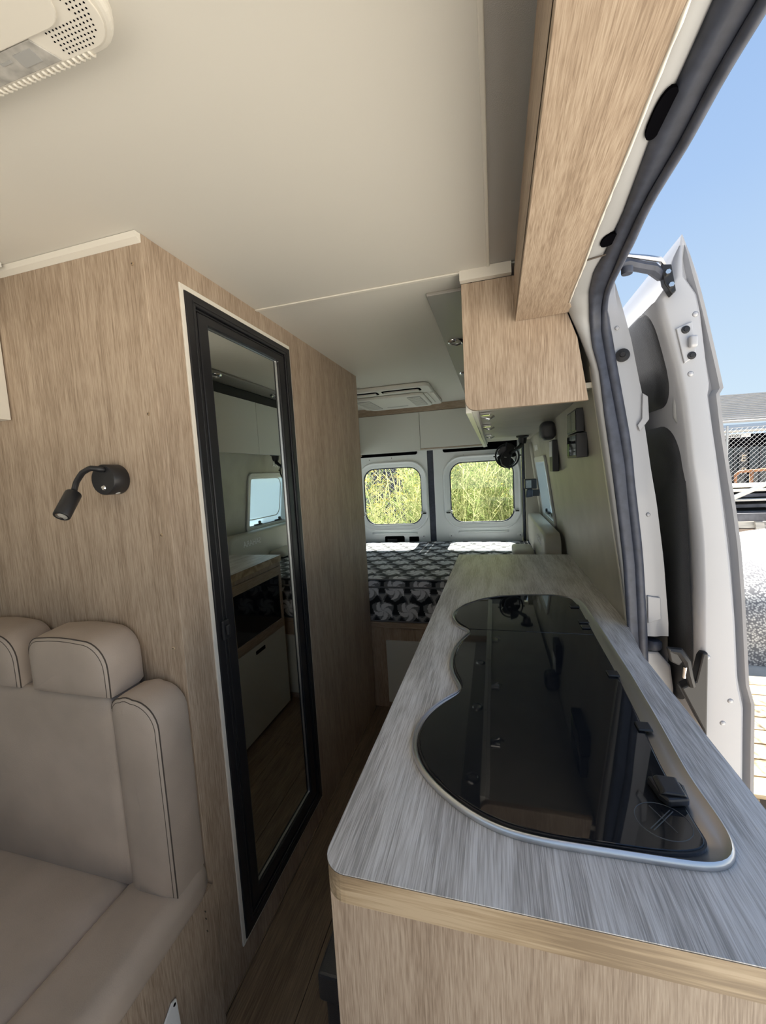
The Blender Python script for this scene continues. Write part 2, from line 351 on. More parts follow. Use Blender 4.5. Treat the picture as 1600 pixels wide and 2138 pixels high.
obj('end_panel', B(-1.455, -.7152, 2.1602, 2.178, 0, 1.9099), M['oak'], ws)
# bathroom door
d1 = sroot('door_1', (-.715, 1.13, .09))
tw = .0125
y0, y1, z0, z1 = .860, 1.404, .082, 1.853
for q in ([(y0, z0), (y0, z1), (y0 + tw, z1 - tw), (y0 + tw, z0 + tw)], [(y1, z0), (y1, z1), (y1 - tw * .5, z1 - tw), (y1 - tw * .5, z0 + tw)],
          [(y0, z1), (y1, z1), (y1 - tw * .5, z1 - tw), (y0 + tw, z1 - tw)], [(y0, z0), (y1, z0), (y1 - tw * .5, z0 + tw * .5), (y0 + tw, z0 + tw * .5)]):
    obj('trim_strip', MB().prism(q, YZ, -.7149, -.7105), M['cream'], d1, bevel=.001)
def rect(a, b, c, d): return [(a, c), (b, c), (b, d), (a, d)]
obj('frame', MB().ring(rect(.873, 1.397, .090, 1.840), rect(.908, 1.362, .128, 1.812), YZ, -.734, -.707), M['blackframe'], d1, bevel=.003)
obj('frame_lip', MB().ring(rect(.9085, 1.3615, .1285, 1.8115), rect(.914, 1.356, .134, 1.806), YZ, -.734, -.714), M['black'], d1, bevel=.0015)
obj('frame_groove', MB().ring(rect(.896, 1.374, .116, 1.824), rect(.900, 1.370, .120, 1.820), YZ, -.7075, -.7055), M['black'], d1, bevel=.0008)
leaf = obj('leaf', MB().ring(rect(.916, 1.354, .136, 1.804), rect(.954, 1.317, .173, 1.781), YZ, -.734, -.711), M['blackframe'], d1, bevel=.0035)
obj('mirror', B(-.7335, -.7225, .950, 1.321, .168, 1.786), M['mirror'], d1)
obj('mirror_bead', MB().ring(rect(.953, 1.318, .172, 1.782), rect(.9555, 1.3145, .1745, 1.7795), YZ, -.7224, -.719), M['steel_satin'], d1)
lt = obj('latch', MB().box(-.7069, -.699, .886, .912, .955, 1.008), M['black'], d1, bevel=.003)
obj('thumb_tab', MB().box(-.6989, -.690, .893, .905, .968, .995), M['black'], lt, bevel=.003)
# right side lining beside the worktop and beside the bed
def lin(zs, y0, y1, fx, t=.012):
    mb = MB(); n = len(zs)
    rows = [[(fx(z), y0, z) for z in zs], [(fx(z), y1, z) for z in zs]]
    mb.loft(rows)
    mb.loft([[(fx(z) + t, y0, z) for z in zs], [(fx(z) + t, y1, z) for z in zs]], True)
    mb.loft([[(fx(z), y0, z) for z in zs], [(fx(z) + t, y0, z) for z in zs]], True)
    mb.loft([[(fx(z), y1, z) for z in zs], [(fx(z) + t, y1, z) for z in zs]])
    return mb
zs = list(np.linspace(.35, 1.70, 10))
wr = struct('wall_right', lin(zs, 1.236, 2.2, wx, .02), M['lining'])
# white edge trim: two narrow beads up the front of the lining
for dx, dy, dw in ((0.0, .0, .007), (.0085, -.004, .006)):
    mb = MB(); zz = np.linspace(.7, 1.625, 12)
    r = []
    for z in zz:
        x = wx(z) - .004 + dx; r.append([(x, 1.222 + dy, z), (x + dw, 1.222 + dy, z), (x + dw, 1.236, z), (x, 1.236, z), (x, 1.222 + dy, z)])
    mb.loft(r); mb.add(r[-1][:4], [(0, 1, 2, 3)])
    obj('edge_bead', mb, M['cream'], wr, bevel=.001)
# rear lining, with the window opening
Wy0, Wy1, Wz0, Wz1 = 2.66, 3.24, 1.01, 1.40
def wfn(u, v, h): return (wxf(v) + h, u, v)
wall2 = struct('wall_right_rear', MB().ring(rrect(2.2, 3.46, .40, 1.75, .003), rrect(Wy0, Wy1, Wz0, Wz1, .035), wfn, 0, .012), M['lining'])
obj('pillar_trim', MB().tube([(wxf(z) - .002, 3.36, z) for z in np.linspace(.9, 1.55, 8)], .022, 12), M['cushion'], wall2, smooth=True)
obj('step_edge', MB().add([(wx(z) + .02, 2.2, z) for z in zs] + [(wxf(z), 2.2005, z) for z in zs], [(i, i + 1, len(zs) + i + 1, len(zs) + i) for i in range(len(zs) - 1)]), M['lining'], wall2)
w1 = sroot('window_1', (.33, 2.95, 1.0))
obj('frame', MB().ring(rrect(Wy0 - .028, Wy1 + .028, Wz0 - .028, Wz1 + .03, .05), rrect(Wy0, Wy1, Wz0, Wz1, .035), wfn, -.014, .0), M['pale'], w1, bevel=.004)
obj('reveal', MB().ring(rrect(Wy0 + .0005, Wy1 - .0005, Wz0 + .0005, Wz1 - .0005, .0345), rrect(Wy0 + .008, Wy1 - .008, Wz0 + .008, Wz1 - .008, .03), wfn, -.01, .06), M['pale'], w1)
for k in range(3):
    obj('sill_groove', MB().add([wfn(u, Wz0 + .010 + .004 * (j % 2), .004 + .012 * k + .006 * (j // 2)) for j in range(4) for u in (Wy0 + .02, Wy1 - .02)], [(0, 1, 3, 2), (2, 3, 5, 4), (4, 5, 7, 6)]), M['steel_satin'], w1)
obj('pane', MB().prism(rrect(Wy0 + .0085, Wy1 - .0085, Wz0 + .0085, Wz1 - .0085, .03), wfn, .045, .049), M['frost'], w1)
obj('pane_rib', MB().tube([wfn(u, v, .043) for u, v in rrect(Wy0 + .04, Wy1 - .04, Wz0 + .06, Wz1 - .01, .07)], .004, 6, closed=True), M['pale'], w1, smooth=True)
for u in (Wy0 + .17, Wy1 - .10):
    s_ = obj('stay', MB().box(wxf(1.05) + .012, wxf(1.05) + .03, u - .05, u + .05, 1.022, 1.034), M['black'], w1, bevel=.004)
    obj('stay_knob', MB().lathe([(0, .014), (.012, .012), (.013, 0)], (wxf(1.05) + .012, u, 1.045), (-1, 0, 0), 14), M['black'], s_, smooth=40)
# body outside the lining, roof edge and lower side, behind the door opening
def skin(z): return float(np.interp(z, [-.2, .6, .9, 1.3, 1.6, 1.8, 1.95], [.46, .46, .452, .415, .378, .335, .27]))
mb = MB(); zz = [-.2, .2, .6, .9, .98]
mb.loft([[(skin(z), y, z) for z in zz] for y in (1.262, 3.6)])
zz = [1.45, 1.6, 1.8, 1.95]
mb.loft([[(skin(z), y, z) for z in zz] for y in (1.262, 3.6)])
zz = [.98, 1.2, 1.45]
mb.loft([[(skin(z), y, z) for z in zz] for y in (1.262, 2.62)]); mb.loft([[(skin(z), y, z) for z in zz] for y in (3.3, 3.6)])
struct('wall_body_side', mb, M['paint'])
# ---- sliding-door opening: painted rail, rubber seal, pillar face
N = 90
A0 = smooth_line(RAIL0 + [(.262, 1.218, 1.55), (.30, 1.218, 1.25), (.338, 1.218, .95), (.352, 1.218, .75), (.355, 1.218, .5)], N)
A1 = smooth_line(RAIL1 + [(.346, 1.2, .5)], N); A2 = smooth_line(RAIL2 + [(.370, 1.2, .5)], N); A3 = smooth_line(RAIL3, N)
def ext(A):  # carry the rail on towards the cab
    d = A[0].copy(); d[1] = -.55; m_ = A[0].copy(); m_[1] = .1; return np.vstack([d, m_, A])
A0, A1, A2, A3 = [ext(a) for a in (A0, A1, A2, A3)]
def along(a, b, t, off=0.0):
    """point between two lines, pushed into the frame (up and back) by off"""
    p = a * (1 - t) + b * t
    return p + np.stack([np.full(len(p), .15 * off), np.full(len(p), off * .8), np.full(len(p), off * .9)], 1)
rows = [along(A0, A1, -.12, .006), along(A0, A1, 0.02, .0), along(A0, A1, .35, -.004), along(A0, A1, .75, -.002), along(A0, A1, 1.06, .004)]
rail = struct('trim_door_rail', MB().loft([list(map(tuple, r)) for r in rows]), M['rail'], smooth=True)
rows = [along(A1, A2, -.02, .004), along(A1, A2, .06, -.004), along(A1, A2, .45, -.006), along(A1, A2, .55, -.003), along(A1, A2, .92, -.003), along(A1, A2, 1.03, .006)]
seal = struct('trim_door_seal', MB().loft([list(map(tuple, r)) for r in rows]), M['rubber'], smooth=True)
c = along(A2, A3, .52, .002); wd = np.linalg.norm(A3 - A2, axis=1) * .5
obj('seal_bulb', MB().tube([tuple(p) for p in c], [float(min(.013, max(.007, q))) for q in wd], 10), M['rubber'], seal, smooth=True)
# dark openings in the rail
def on_rail(i0, i1, lo, hi, name):
    n_ = 12; pts = []
    idx = np.linspace(i0, i1, n_)
    def at(i, t):
        k = int(min(len(A0) - 2, max(0, math.floor(i)))); f_ = i - k
        a = A0[k] * (1 - f_) + A0[k + 1] * f_; b = A1[k] * (1 - f_) + A1[k + 1] * f_
        return a * (1 - t) + b * t
    outl = rrect(i0, i1, lo, hi, min((hi - lo), (i1 - i0) / 1.0) * .48, 5)
    outl = rrect(0, 1, 0, 1, .42, 5)
    P = [at(i0 + (i1 - i0) * u, lo + (hi - lo) * v) - np.array([0, .004, .0065]) for u, v in outl]
    m_ = MB(); m_.add([tuple(p) for p in P] + [tuple(p + np.array([0, .003, .006])) for p in P], [tuple(range(len(P)))] + [(i, (i + 1) % len(P), len(P) + (i + 1) % len(P), len(P) + i) for i in range(len(P))])
    return obj(name, m_, M['hole'], rail)
def idx_at_y(y): return float(np.interp(y, A1[:60, 1], np.arange(60)))
on_rail(idx_at_y(.572), idx_at_y(.648), .52, 1.25, 'rail_opening')
on_rail(idx_at_y(.872), idx_at_y(.915), .52, 1.2, 'rail_opening')
seam = idx_at_y(.965); k = int(seam)
obj('rail_seam', MB().tube([tuple(A0[k] * (1 - t) + A1[k] * t - np.array([0, .002, .0055])) for t in np.linspace(.0, 1.0, 6)], .0016, 6), M['stitch'], rail)
# roof edge above the rail, closing the gap to the ceiling
mb = MB(); ys = [-.55, .2, .8, 1.1, 1.3]
mb.loft([[(.19, y, 1.93), (.25, y, 1.93), (.268, y, 1.87), (.256, y, 1.81)] for y in ys])
struct('trim_roof_edge', mb, M['paint'], smooth=50)
# pillar face beyond the seal, with its pressed edge
FO = smooth_line(FLANGE, 26); FI = smooth_line(FLANGE_IN, 26)
mid = FO * .45 + FI * .55; mid2 = FO * .40 + FI * .60
mb = MB().loft([[tuple(p + np.array([-.03, .005, 0])) for p in FI], [tuple(p) for p in mid], [tuple(p + np.array([0, .004, 0])) for p in mid2 * .5 + FO * .5], [tuple(p + np.array([0, .002, 0])) for p in FO], [tuple(p + np.array([0.001, .014, 0])) for p in FO]])
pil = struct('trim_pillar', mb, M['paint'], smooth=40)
bp_ = obj('bump_stop', MB().lathe([(.0, .010), (.006, .010), (.007, .006), (.0165, .005), (.0175, .0)], (.3375, 1.2475, 1.648), (-.2, -1, .05), 20), M['black'], pil, smooth=40)
for x, z in ((.325, 1.72), (.40, 1.22)):
    obj('weld_dot', MB().lathe([(0, .0016), (.004, .001), (.0055, 0)], (x, 1.2485, z), (0, -1, 0), 10), M['paint'], pil, smooth=True)
# bracket plate part way down the pillar, roller housing and the lower sill behind it
obj('pillar_patch', MB().prism([(.384, 1.545), (.397, 1.535), (.400, 1.475), (.378, 1.445), (.372, 1.462), (.383, 1.478)], XZ, 1.244, 1.25), M['paint'], pil, bevel=.002)
obj('lower_plate', MB().prism([(.398, .995), (.430, .99), (.432, .93), (.40, .915)], XZ, 1.2455, 1.25), M['paint'], pil, bevel=.002)
rl = obj('roller_buffer', MB().lathe([(.001, 0), (.017, .0), (.021, .006), (.021, .02), (.016, .026), (.001, .026)], (.418, 1.262, .838), (0, 0, 1), 20), M['rubber'], pil, smooth=40)
struct('trim_lower_pillar', MB().prism([(.385, .83), (.432, .828), (.462, .79), (.470, .72), (.470, .2), (.385, .2)], XZ, 1.262, 1.32), M['paint'], bevel=.006)
# ---- sliding door, pushed back along the outside of the van
def prof(P, ex=None):
    P = sorted([(p[2], p[0]) for p in P]); return lambda z: float(np.interp(z, [p[0] for p in P], [p[1] for p in P]))
xr = prof(DRIDGE[2:] + [(.489, 0, .5), (.486, 0, .2)]); xo = prof(DOUT + [(.606, 0, .2)]); xg = prof(DGROOVE + [(.58, 0, .5), (.58, 0, .2)])
xi = lambda z: xr(z) - .012
d2 = sroot('door_2', (.5, 1.15, .2))
zl = sorted(set(list(np.linspace(.2, 1.745, 40)) + [1.505, 1.513, 1.526, 1.54, .742, .755, .803]))
rows = []
for z in zl:
    g = min(max(xg(z), xr(z) + .018), xo(z) - .012); r = xr(z); o_ = xo(z)
    rows.append([(xi(z) - .002, 2.35, z), (xi(z), 1.175, z), (r - .007, 1.160, z), (r + .001, 1.152, z), (r + .006, 1.150, z), (g - .004, 1.150, z), (g + .002, 1.155, z), (g + .004, 1.176, z), (o_ - .012, 1.178, z), (o_ - .008, 1.152, z), (o_ - .002, 1.149, z), (o_, 1.156, z), (o_ + .002, 2.35, z)])
# pointed top: the inner side stops at the sloping shoulder, the outer skin runs to the tip
for z, f_ in ((1.79, .25), (1.832, .45), (1.86, .75), (1.884, 1.0)):
    o_ = .4665 + (1.7965 - z) * .335; i_ = xr(1.74) + (o_ - xr(1.74)) * f_ * .95
    L = np.linspace(i_, o_, 11)
    yy = [1.175, 1.160, 1.152, 1.150, 1.150, 1.155, 1.170 + .0 * f_, 1.170, 1.152, 1.149, 1.156]
    if f_ > .6: yy = [1.156] * 11
    rows.append([(i_, 2.35, z)] + [(float(x), y, z) for x, y in zip(L, yy)] + [(o_ + .001, 2.35, z)])
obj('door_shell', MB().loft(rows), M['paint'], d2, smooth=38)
def pad(outl, name, proud, mt):
    mb = MB(); n = len(outl); cu = sum(p[0] for p in outl) / n; cv = sum(p[1] for p in outl) / n
    rws = []
    for s_, h in ((1.03, -.004), (1.0, .002), (.95, proud * .6), (.85, proud), (.4, proud), (.02, proud)):
        rws.append([(xi(cv + (v - cv) * s_) - h, cu + (u - cu) * s_, cv + (v - cv) * s_) for u, v in outl + outl[:1]])
    mb.loft(rws); return obj(name, mb, mt, d2, smooth=50)
pad(rrect(1.195, 1.95, 1.503, 1.745, .07, 8), 'upper_panel', .006, M['blackpad'])
pad(rrect(1.185, 1.95, .70, 1.452, .10, 8), 'lower_panel', .006, M['blackpad'])
obj('pressed_emboss', MB().tube([(xi(z) + .002, y, z) for y, z in ((1.183, 1.455), (1.188, 1.47), (1.183, 1.50), (1.181, 1.522))], [.003, .007, .007, .003], 8), M['rail'], d2, smooth=True)
# striker plate with two bolts
def zx(f_, z): return xr(z) + f_
sp = obj('striker_plate', MB().prism([(zx(.011, 1.672), 1.672), (zx(.046, 1.682), 1.684), (zx(.037, 1.606), 1.605), (zx(.009, 1.591), 1.590)], XZ, 1.1445, 1.1505), M['paint'], d2, bevel=.002)
obj('striker_nose', MB().rbox(.4455, .463, 1.130, 1.1445, 1.622, 1.650, .006, 6), M['paint'], sp, smooth=True)
for x, z in ((.4415, 1.6665), (.4545, 1.606)):
    b_ = obj('striker_bolt', MB().lathe([(.0, .0045), (.0045, .0045), (.005, .003), (.0085, .0025), (.009, 0)], (x, 1.1444, z), (0, -1, 0), 18), M['black'], sp, smooth=40)
for x, z in ((.455, 1.565), (.463, 1.70), (.50, .87), (.55, .76), (.535, .70)):
    obj('pressed_dimple', MB().lathe([(0, .003), (.004, .002), (.007, 0)], (x, 1.1502, z), (0, -1, 0), 12), M['paint'], d2, smooth=True)
# top hinge arm and its bracket
arm = obj('roller_arm', MB().tube([(.262, 1.06, 1.80), (.30, 1.085, 1.812), (.335, 1.10, 1.806), (.365, 1.125, 1.808), (.392, 1.145, 1.795)], [.009, .013, .012, .013, .012], 8), M['rubber'], d2, smooth=40)
obj('arm_plate', MB().tube([(.30, 1.075, 1.825), (.345, 1.095, 1.821), (.382, 1.125, 1.824), (.402, 1.15, 1.815)], [.004, .006, .006, .004], 6), M['steel_satin'], arm, smooth=40)
obj('arm_roller', MB().lathe([(0, 0), (.011, 0), (.012, .004), (.012, .014), (0, .015)], (.300, 1.075, 1.785), (0, 0, 1), 16), M['rubber'], arm, smooth=40)
br = obj('hinge_bracket', MB().prism([(.385, 1.815), (.406, 1.812), (.416, 1.752), (.408, 1.744), (.392, 1.772)], XZ, 1.128, 1.149), M['black'], d2, bevel=.002)
for x, z in ((.3985, 1.794), (.4055, 1.765)):
    obj('bracket_bolt', MB().lathe([(0, .008), (.0055, .008), (.006, .006), (.006, 0)], (x, 1.128, z), (-.2, -1, 0), 6), M['chrome'], br)
# black latch on the inner front edge, low down
lk = obj('door_latch', MB().prism([(xr(.85) - .006, .885), (xr(.85) + .006, .886), (xr(.75) + .008, .665), (xr(.75) - .05, .79), (xr(.85) - .02, .81)], XZ, 1.138, 1.17), M['black'], d2, bevel=.004)
obj('latch_lever', MB().tube([(.412, 1.135, .89), (.432, 1.135, .888), (.447, 1.132, .865), (.453, 1.13, .83), (.462, 1.135, .80)], [.008, .011, .011, .009, .008], 8), M['black'], lk, smooth=40)
obj('latch_flap', MB().prism([(.405, .898), (.438, .893), (.445, .868), (.432, .852), (.412, .862)], XZ, 1.128, 1.142), M['black'], lk, bevel=.004)
obj('latch_pin', MB().tube([(.442, 1.124, .853), (.442, 1.13, .822)], .004, 8), M['chrome'], lk, smooth=40)
# ---- rear doors
def rear_door(name, ox0, ox1, wx0, wx1, wz0, wz1, left):
    d = sroot(name, ((ox0 + ox1) / 2, 3.5, .3))
    r = .105
    obj('door_panel', MB().ring(rrect(ox0, ox1, .30, 1.66, .004, 6), rrect(wx0 - .002, wx1 + .002, wz0 - .002, wz1 + .002, r, 6), XZ, 3.50, 3.535), M['paint_in'], d)
    fr = MB(); k = rrect(0, 0, 0, 0, 0, 6)
    def out(e_): return rrect(wx0 - e_, wx1 + e_, wz0 - e_, wz1 + e_, r + e_, 6)
    prof_ = [(.058, 3.5), (.055, 3.487), (.046, 3.483), (.038, 3.488), (.030, 3.494), (.012, 3.494), (.004, 3.502), (.002, 3.515)]
    rws = [[(u, y_, v) for u, v in out(e_) + out(e_)[:1]] for e_, y_ in prof_]
    obj('window_surround', fr.loft(rws), M['paint_in'], d, smooth=50)
    rws = [[(u, y_, v) for u, v in out(e_) + out(e_)[:1]] for e_, y_ in ((.0605, 3.5005), (.060, 3.497), (.0585, 3.497), (.058, 3.5005))]
    obj('pressed_ridge', MB().loft(rws), M['paint_in'], d, smooth=50)
    o2 = rrect(wx0 - .003, wx1 + .003, wz0 - .003, wz1 + .003, r, 6)
    pn = obj('window_pane', MB().prism(o2, XZ, 3.518, 3.522), M['glass'], d)
    obj('gasket_or_gap_shade', MB().tube([(u, 3.513, v) for u, v in rrect(wx0 + .001, wx1 - .001, wz0 + .001, wz1 - .001, r, 6)], .006, 6, closed=True), M['rubber'], pn, smooth=True)
    sx0, sx1 = (ox0 + .02, wx1 - .02) if left else (wx0 - .05, ox1 - .03)
    obj('top_slot', MB().prism(rrect(sx0, sx1, 1.522, 1.60, .018, 4), XZ, 3.494, 3.5), M['hole'], d)
    obj('lower_ridge', MB().tube([(wx0 + .06, 3.497, wz0 - .078), (wx0 + .09, 3.491, wz0 - .08), (wx1 - .08, 3.491, wz0 - .08), (wx1 - .05, 3.497, wz0 - .078)], .009, 8), M['paint_in'], d, smooth=True)
    for x in (wx0 - .018, wx1 + .018):
        ct = obj('window_catch', MB().box(x - .018, x + .018, 3.478, 3.49, 1.005, 1.015), M['black'], d, bevel=.003)
        obj('catch_pad', MB().rbox(x - .006 + (.02 if x < (wx0 + wx1) / 2 else -.02), x + .012 + (.02 if x < (wx0 + wx1) / 2 else -.02), 3.474, 3.488, 1.008, 1.03, .005, 4), M['pale'], ct, smooth=True)
    for x in ((wx1 + .005,) if left else (wx0 - .005, wx1 + .04)):
        p_ = obj('trim_plug', MB().lathe([(0, .003), (.018, .003), (.024, .001), (.026, 0)], (x, 3.5, .808), (0, -1, 0), 20), M['paint_in'], d, smooth=40)
        obj('plug_hole', MB().lathe([(0, .0012), (.004, .001), (.0042, 0)], (x, 3.4968, .808), (0, -1, 0), 10), M['hole'], p_)
    for x, z in (((ox0 + .2, 1.50), (wx1 - .25, 1.505)) if left else ((wx0 + .12, 1.49),)):
        obj('screw_hole', MB().lathe([(0, .001), (.004, .001), (.0042, 0)], (x, 3.4998, z), (0, -1, 0), 8), M['hole'], d)
    return d
d3 = rear_door('door_3', -1.27, -.553, -1.136, -.616, .916, 1.418, True)
d4 = rear_door('door_4', -.500, .213, -.366, .152, .921, 1.431, False)
lr = obj('latch_recess', MB().prism(rrect(-.965, -.785, .70, .812, .012, 4), XZ, 3.495, 3.5), M['hole'], d3)
obj('recess_handle', MB().box(-.94, -.85, 3.485, 3.494, .74, .79), M['black'], lr, bevel=.004)
obj('cable_hole', MB().prism(rrect(-.742, -.655, .70, .806, .006, 3), XZ, 3.496, 3.5), M['hole'], d3)
obj('lock_plate', MB().prism(rrect(-.02, .03, .762, .80, .003, 3), XZ, 3.498, 3.5), M['paint_in'], d4)
struct('trim_door_gap', B(-.5525, -.5005, 3.505, 3.53, .3, 1.66), M['rubber'])
struct('trim_rear_seal', MB().tube([(.226, 3.49, .4), (.226, 3.49, 1.56), (.215, 3.49, 1.60)], .0125, 8), M['rubber'], smooth=True)
struct('trim_rear_pillar', MB().box(.239, .345, 3.465, 3.53, .3, 1.68), M['cushion'], bevel=.004)
struct('wall_rear', MB().box(-1.46, .33, 3.537, 3.57, 1.63, 1.943).box(-1.46, .40, 3.537, 3.57, -.1, .40).box(-1.46, -1.272, 3.50, 3.536, .3, 1.943).box(.346, .46, 3.537, 3.57, -.1, 1.8), M['paint_in'])
# ================================================================== furniture
# ---- kitchen bench
kc = thing('kitchen_cabinet', 'light oak kitchen cabinet running along the open sliding door side', 'cabinet', (.05, 1.2, 0))
obj('end_panel', B(-.202, .305, .400, .416, 0, .8848), M['oak'], kc, bevel=.0008)
obj('side_panel', B(.288, .304, .4165, 2.148, 0, .8848), M['oak'], kc)
obj('rear_end_panel', B(-.189, .2875, 2.135, 2.151, 0, .8848), M['oak'], kc)
obj('face_rail', B(-.196, -.186, .4165, 2.134, .864, .8848), M['oak'], kc, bevel=.0008)
obj('face_frame', MB().ring(rect(1.655, 2.134, .496, .861), rect(1.674, 2.118, .545, .811), YZ, -.196, -.186), M['oak_y'], kc, bevel=.0008)
obj('plinth', B(-.178, -.165, .4165, 2.134, 0, .018), M['oak_y'], kc)
def hatch(y0, y1, z0, z1):
    d = obj('door', B(-.196, -.1782, y0, y1, z0, z1), M['white_door'], kc, bevel=.001)
    ym = (y0 + y1) / 2
    obj('slot_handle', MB().prism(rrect(ym - .045, ym + .045, z1 - .045, z1 - .025, .004, 3), YZ, -.1975, -.1962), M['hole'], d)
hatch(1.6, 2.134, .019, .494); hatch(1.01, 1.597, .019, .494); hatch(.418, 1.007, .019, .494); hatch(1.01, 1.652, .497, .861); hatch(.418, 1.007, .497, .861)
ov = thing('microwave_oven', 'black glass microwave set in the oak bench front, seen in the mirror', 'microwave', (0, 1.9, .55))
obj('door_glass', B(-.1905, -.184, 1.6755, 2.1165, .5465, .8095), M['blackglass'], ov, bevel=.001)
obj('body', B(-.1838, .12, 1.69, 2.10, .5465, .8095), M['black'], ov)
wt = thing('worktop', 'grey wood-grain worktop with a rounded front corner on the oak cabinet', 'worktop', (.05, 1.2, .885))
def wt_out(e_):
    r_, k_ = .03 - e_ * .3, 8
    pts = [(.318 - e_, .388 + e_)]
    pts += [(.317 - e_, 1.02), (.343 - e_, 1.237), (.347 - e_, 2.16 - e_), (-.193 + e_, 2.16 - e_)]
    cx, cy = -.208 + e_ + r_, .388 + e_ + r_
    pts += [(cx + r_ * math.cos(R_(180 + 90 * i / k_)), cy + r_ * math.sin(R_(180 + 90 * i / k_))) for i in range(k_ + 1)]
    return pts
obj('top_surface', MB().prism(wt_out(.0), XY, .9209, .9220), M['top'], wt)
obj('edge_band', MB().prism(wt_out(.0003), XY, .8850, .9201), M['oak_edge'], wt)
obj('glue_line', MB().prism(wt_out(-.0001), XY, .9201, .9209), M['stitch'], wt)
# ---- hob and sink unit with glass lids
hs = thing('hob_and_sink', 'black glass-lidded hob and sink with steel rim in the grey worktop', 'hob', (.05, .95, .922))
HP = np.array(HOB)
def resample(P, n, ker=3):
    P = np.vstack([P, P[:1]]); d = np.r_[0, np.cumsum(np.linalg.norm(np.diff(P, axis=0), axis=1))]
    t = np.linspace(0, d[-1], n, endpoint=False); Q = np.stack([np.interp(t, d, P[:, i]) for i in (0, 1)], 1)
    for _ in range(ker): Q = .25 * np.roll(Q, 1, 0) + .5 * Q + .25 * np.roll(Q, -1, 0)
    return Q
HQ = resample(HP, 260, 6)
def inset(Q, d):
    t = np.roll(Q, -1, 0) - np.roll(Q, 1, 0); t /= np.linalg.norm(t, axis=1)[:, None]
    nrm = np.stack([-t[:, 1], t[:, 0]], 1)
    area = .5 * np.sum(Q[:, 0] * np.roll(Q[:, 1], -1) - Q[:, 1] * np.roll(Q[:, 0], -1))
    return Q + nrm * (d[:, None] if hasattr(d, '__len__') else d) * (1 if area > 0 else -1)
# the steel flange is wide on the door side and at the near corner, narrow elsewhere
right = np.clip((HQ[:, 0] - .17) / .06, 0, 1)
right = right * np.clip((1.44 - HQ[:, 1]) / .03, 0, 1)
t_ = np.clip((HQ[:, 1] - .47) / .04, 0, 1)
wid = .0092 + right * np.interp(HQ[:, 1], [.46, .49, .52, .62, 1.1, 1.4, 1.45], [.004, .012, .022, .022, .018, .012, .006])
GQ = inset(HQ, wid)
for _ in range(5): GQ = .25 * np.roll(GQ, 1, 0) + .5 * GQ + .25 * np.roll(GQ, -1, 0)
HI = inset(HQ, .003)
LZ = .9280
# flange: bead outside, dished surface inside
i5 = inset(HQ, wid * .5); i9 = inset(HQ, wid * .88)
def loop(Q, z): return [(float(p[0]), float(p[1]), z) for p in np.vstack([Q, Q[:1]])]
obj('steel_rim', MB().loft([loop(HQ, .9218), loop(inset(HQ, -.0008), .9245), loop(inset(HQ, .0004), .9290), loop(inset(HQ, .0028), .9310), loop(inset(HQ, .0050), .9298), loop(i5, .9270), loop(i9, .9262), loop(GQ, .9240), loop(inset(GQ, .006), .9236)]), M['bead'], hs, smooth=50)
obj('gasket_or_gap_shade', MB().ring([tuple(p) for p in inset(GQ, .0005)], [tuple(p) for p in inset(GQ, .0055)], XY, .9237, .9285), M['black'], hs)  # black ring stands in for the shadow gap around the glass lids
lid = inset(GQ, .0022)
for _ in range(2): lid = .25 * np.roll(lid, 1, 0) + .5 * lid + .25 * np.roll(lid, -1, 0)
def clip(Q, ycut, keep_far):
    out_ = []
    n = len(Q)
    for i in range(n):
        a, b = Q[i], Q[(i + 1) % n]; ia = (a[1] > ycut) == keep_far; ib = (b[1] > ycut) == keep_far
        if ia: out_.append(tuple(a))
        if ia != ib:
            t = (ycut - a[1]) / (b[1] - a[1]); out_.append(tuple(a + (b - a) * t))
    return out_
obj('near_lid', MB().prism(clip(lid, 1.1105, False), XY, .9252, LZ + .002), M['blackglass'], hs, bevel=.0012)
obj('far_lid', MB().prism(clip(lid, 1.1125, True), XY, .9252, LZ + .002), M['blackglass'], hs, bevel=.0012)
for y in (.72, .90, 1.16, 1.20, 1.33):
    obj('lid_hinge', MB().box(.214, .236 if y < 1.2 else .240, y - .012, y + .012, .9301, .9340), M['black'], hs, bevel=.002)
hd = obj('lid_handle', MB().prism([(.188, .590), (.222, .594), (.229, .580), (.226, .556), (.200, .549), (.193, .560)], XY, .9302, .9412), M['black'], hs, bevel=.003)
mb = MB()
obj('handle_grip', MB().prism([(.193, .9413), (.224, .9413), (.221, .9460), (.198, .9460)], lambda u, v, h: (u, h, v), .556, .588), M['black'], hd, bevel=.002)
M['print'] = mat('faint_grey_print', (.06, .065, .07), .5)
em = obj('printed_emblem', MB().tube([(.186 + .030 * math.cos(t), .527 + .028 * math.sin(t), LZ + .0020) for t in np.linspace(0, 2 * math.pi, 36, endpoint=False)], .0006, 5, closed=True), M['print'], hs)
for a, b in (((.168, .512), (.200, .546)), ((.178, .5485), (.196, .512)), ((.171, .5105), (.203, .5445))):
    obj('emblem_stroke', MB().tube([(*a, LZ + .0022), (*b, LZ + .0022)], .0006, 5), M['print'], em)
# ---- black storage box on the floor
bxm = thing('storage_box', 'black lidded box on the floor against the aisle side of the bench', 'box', (-.30, .88, 0))
obj('body', B(-.392, -.205, .716, 1.09, .001, .232), M['blackpad'], bxm, bevel=.006)
obj('lid', B(-.403, -.2045, .706, 1.10, .2325, .30), M['blackpad'], bxm, bevel=.006)
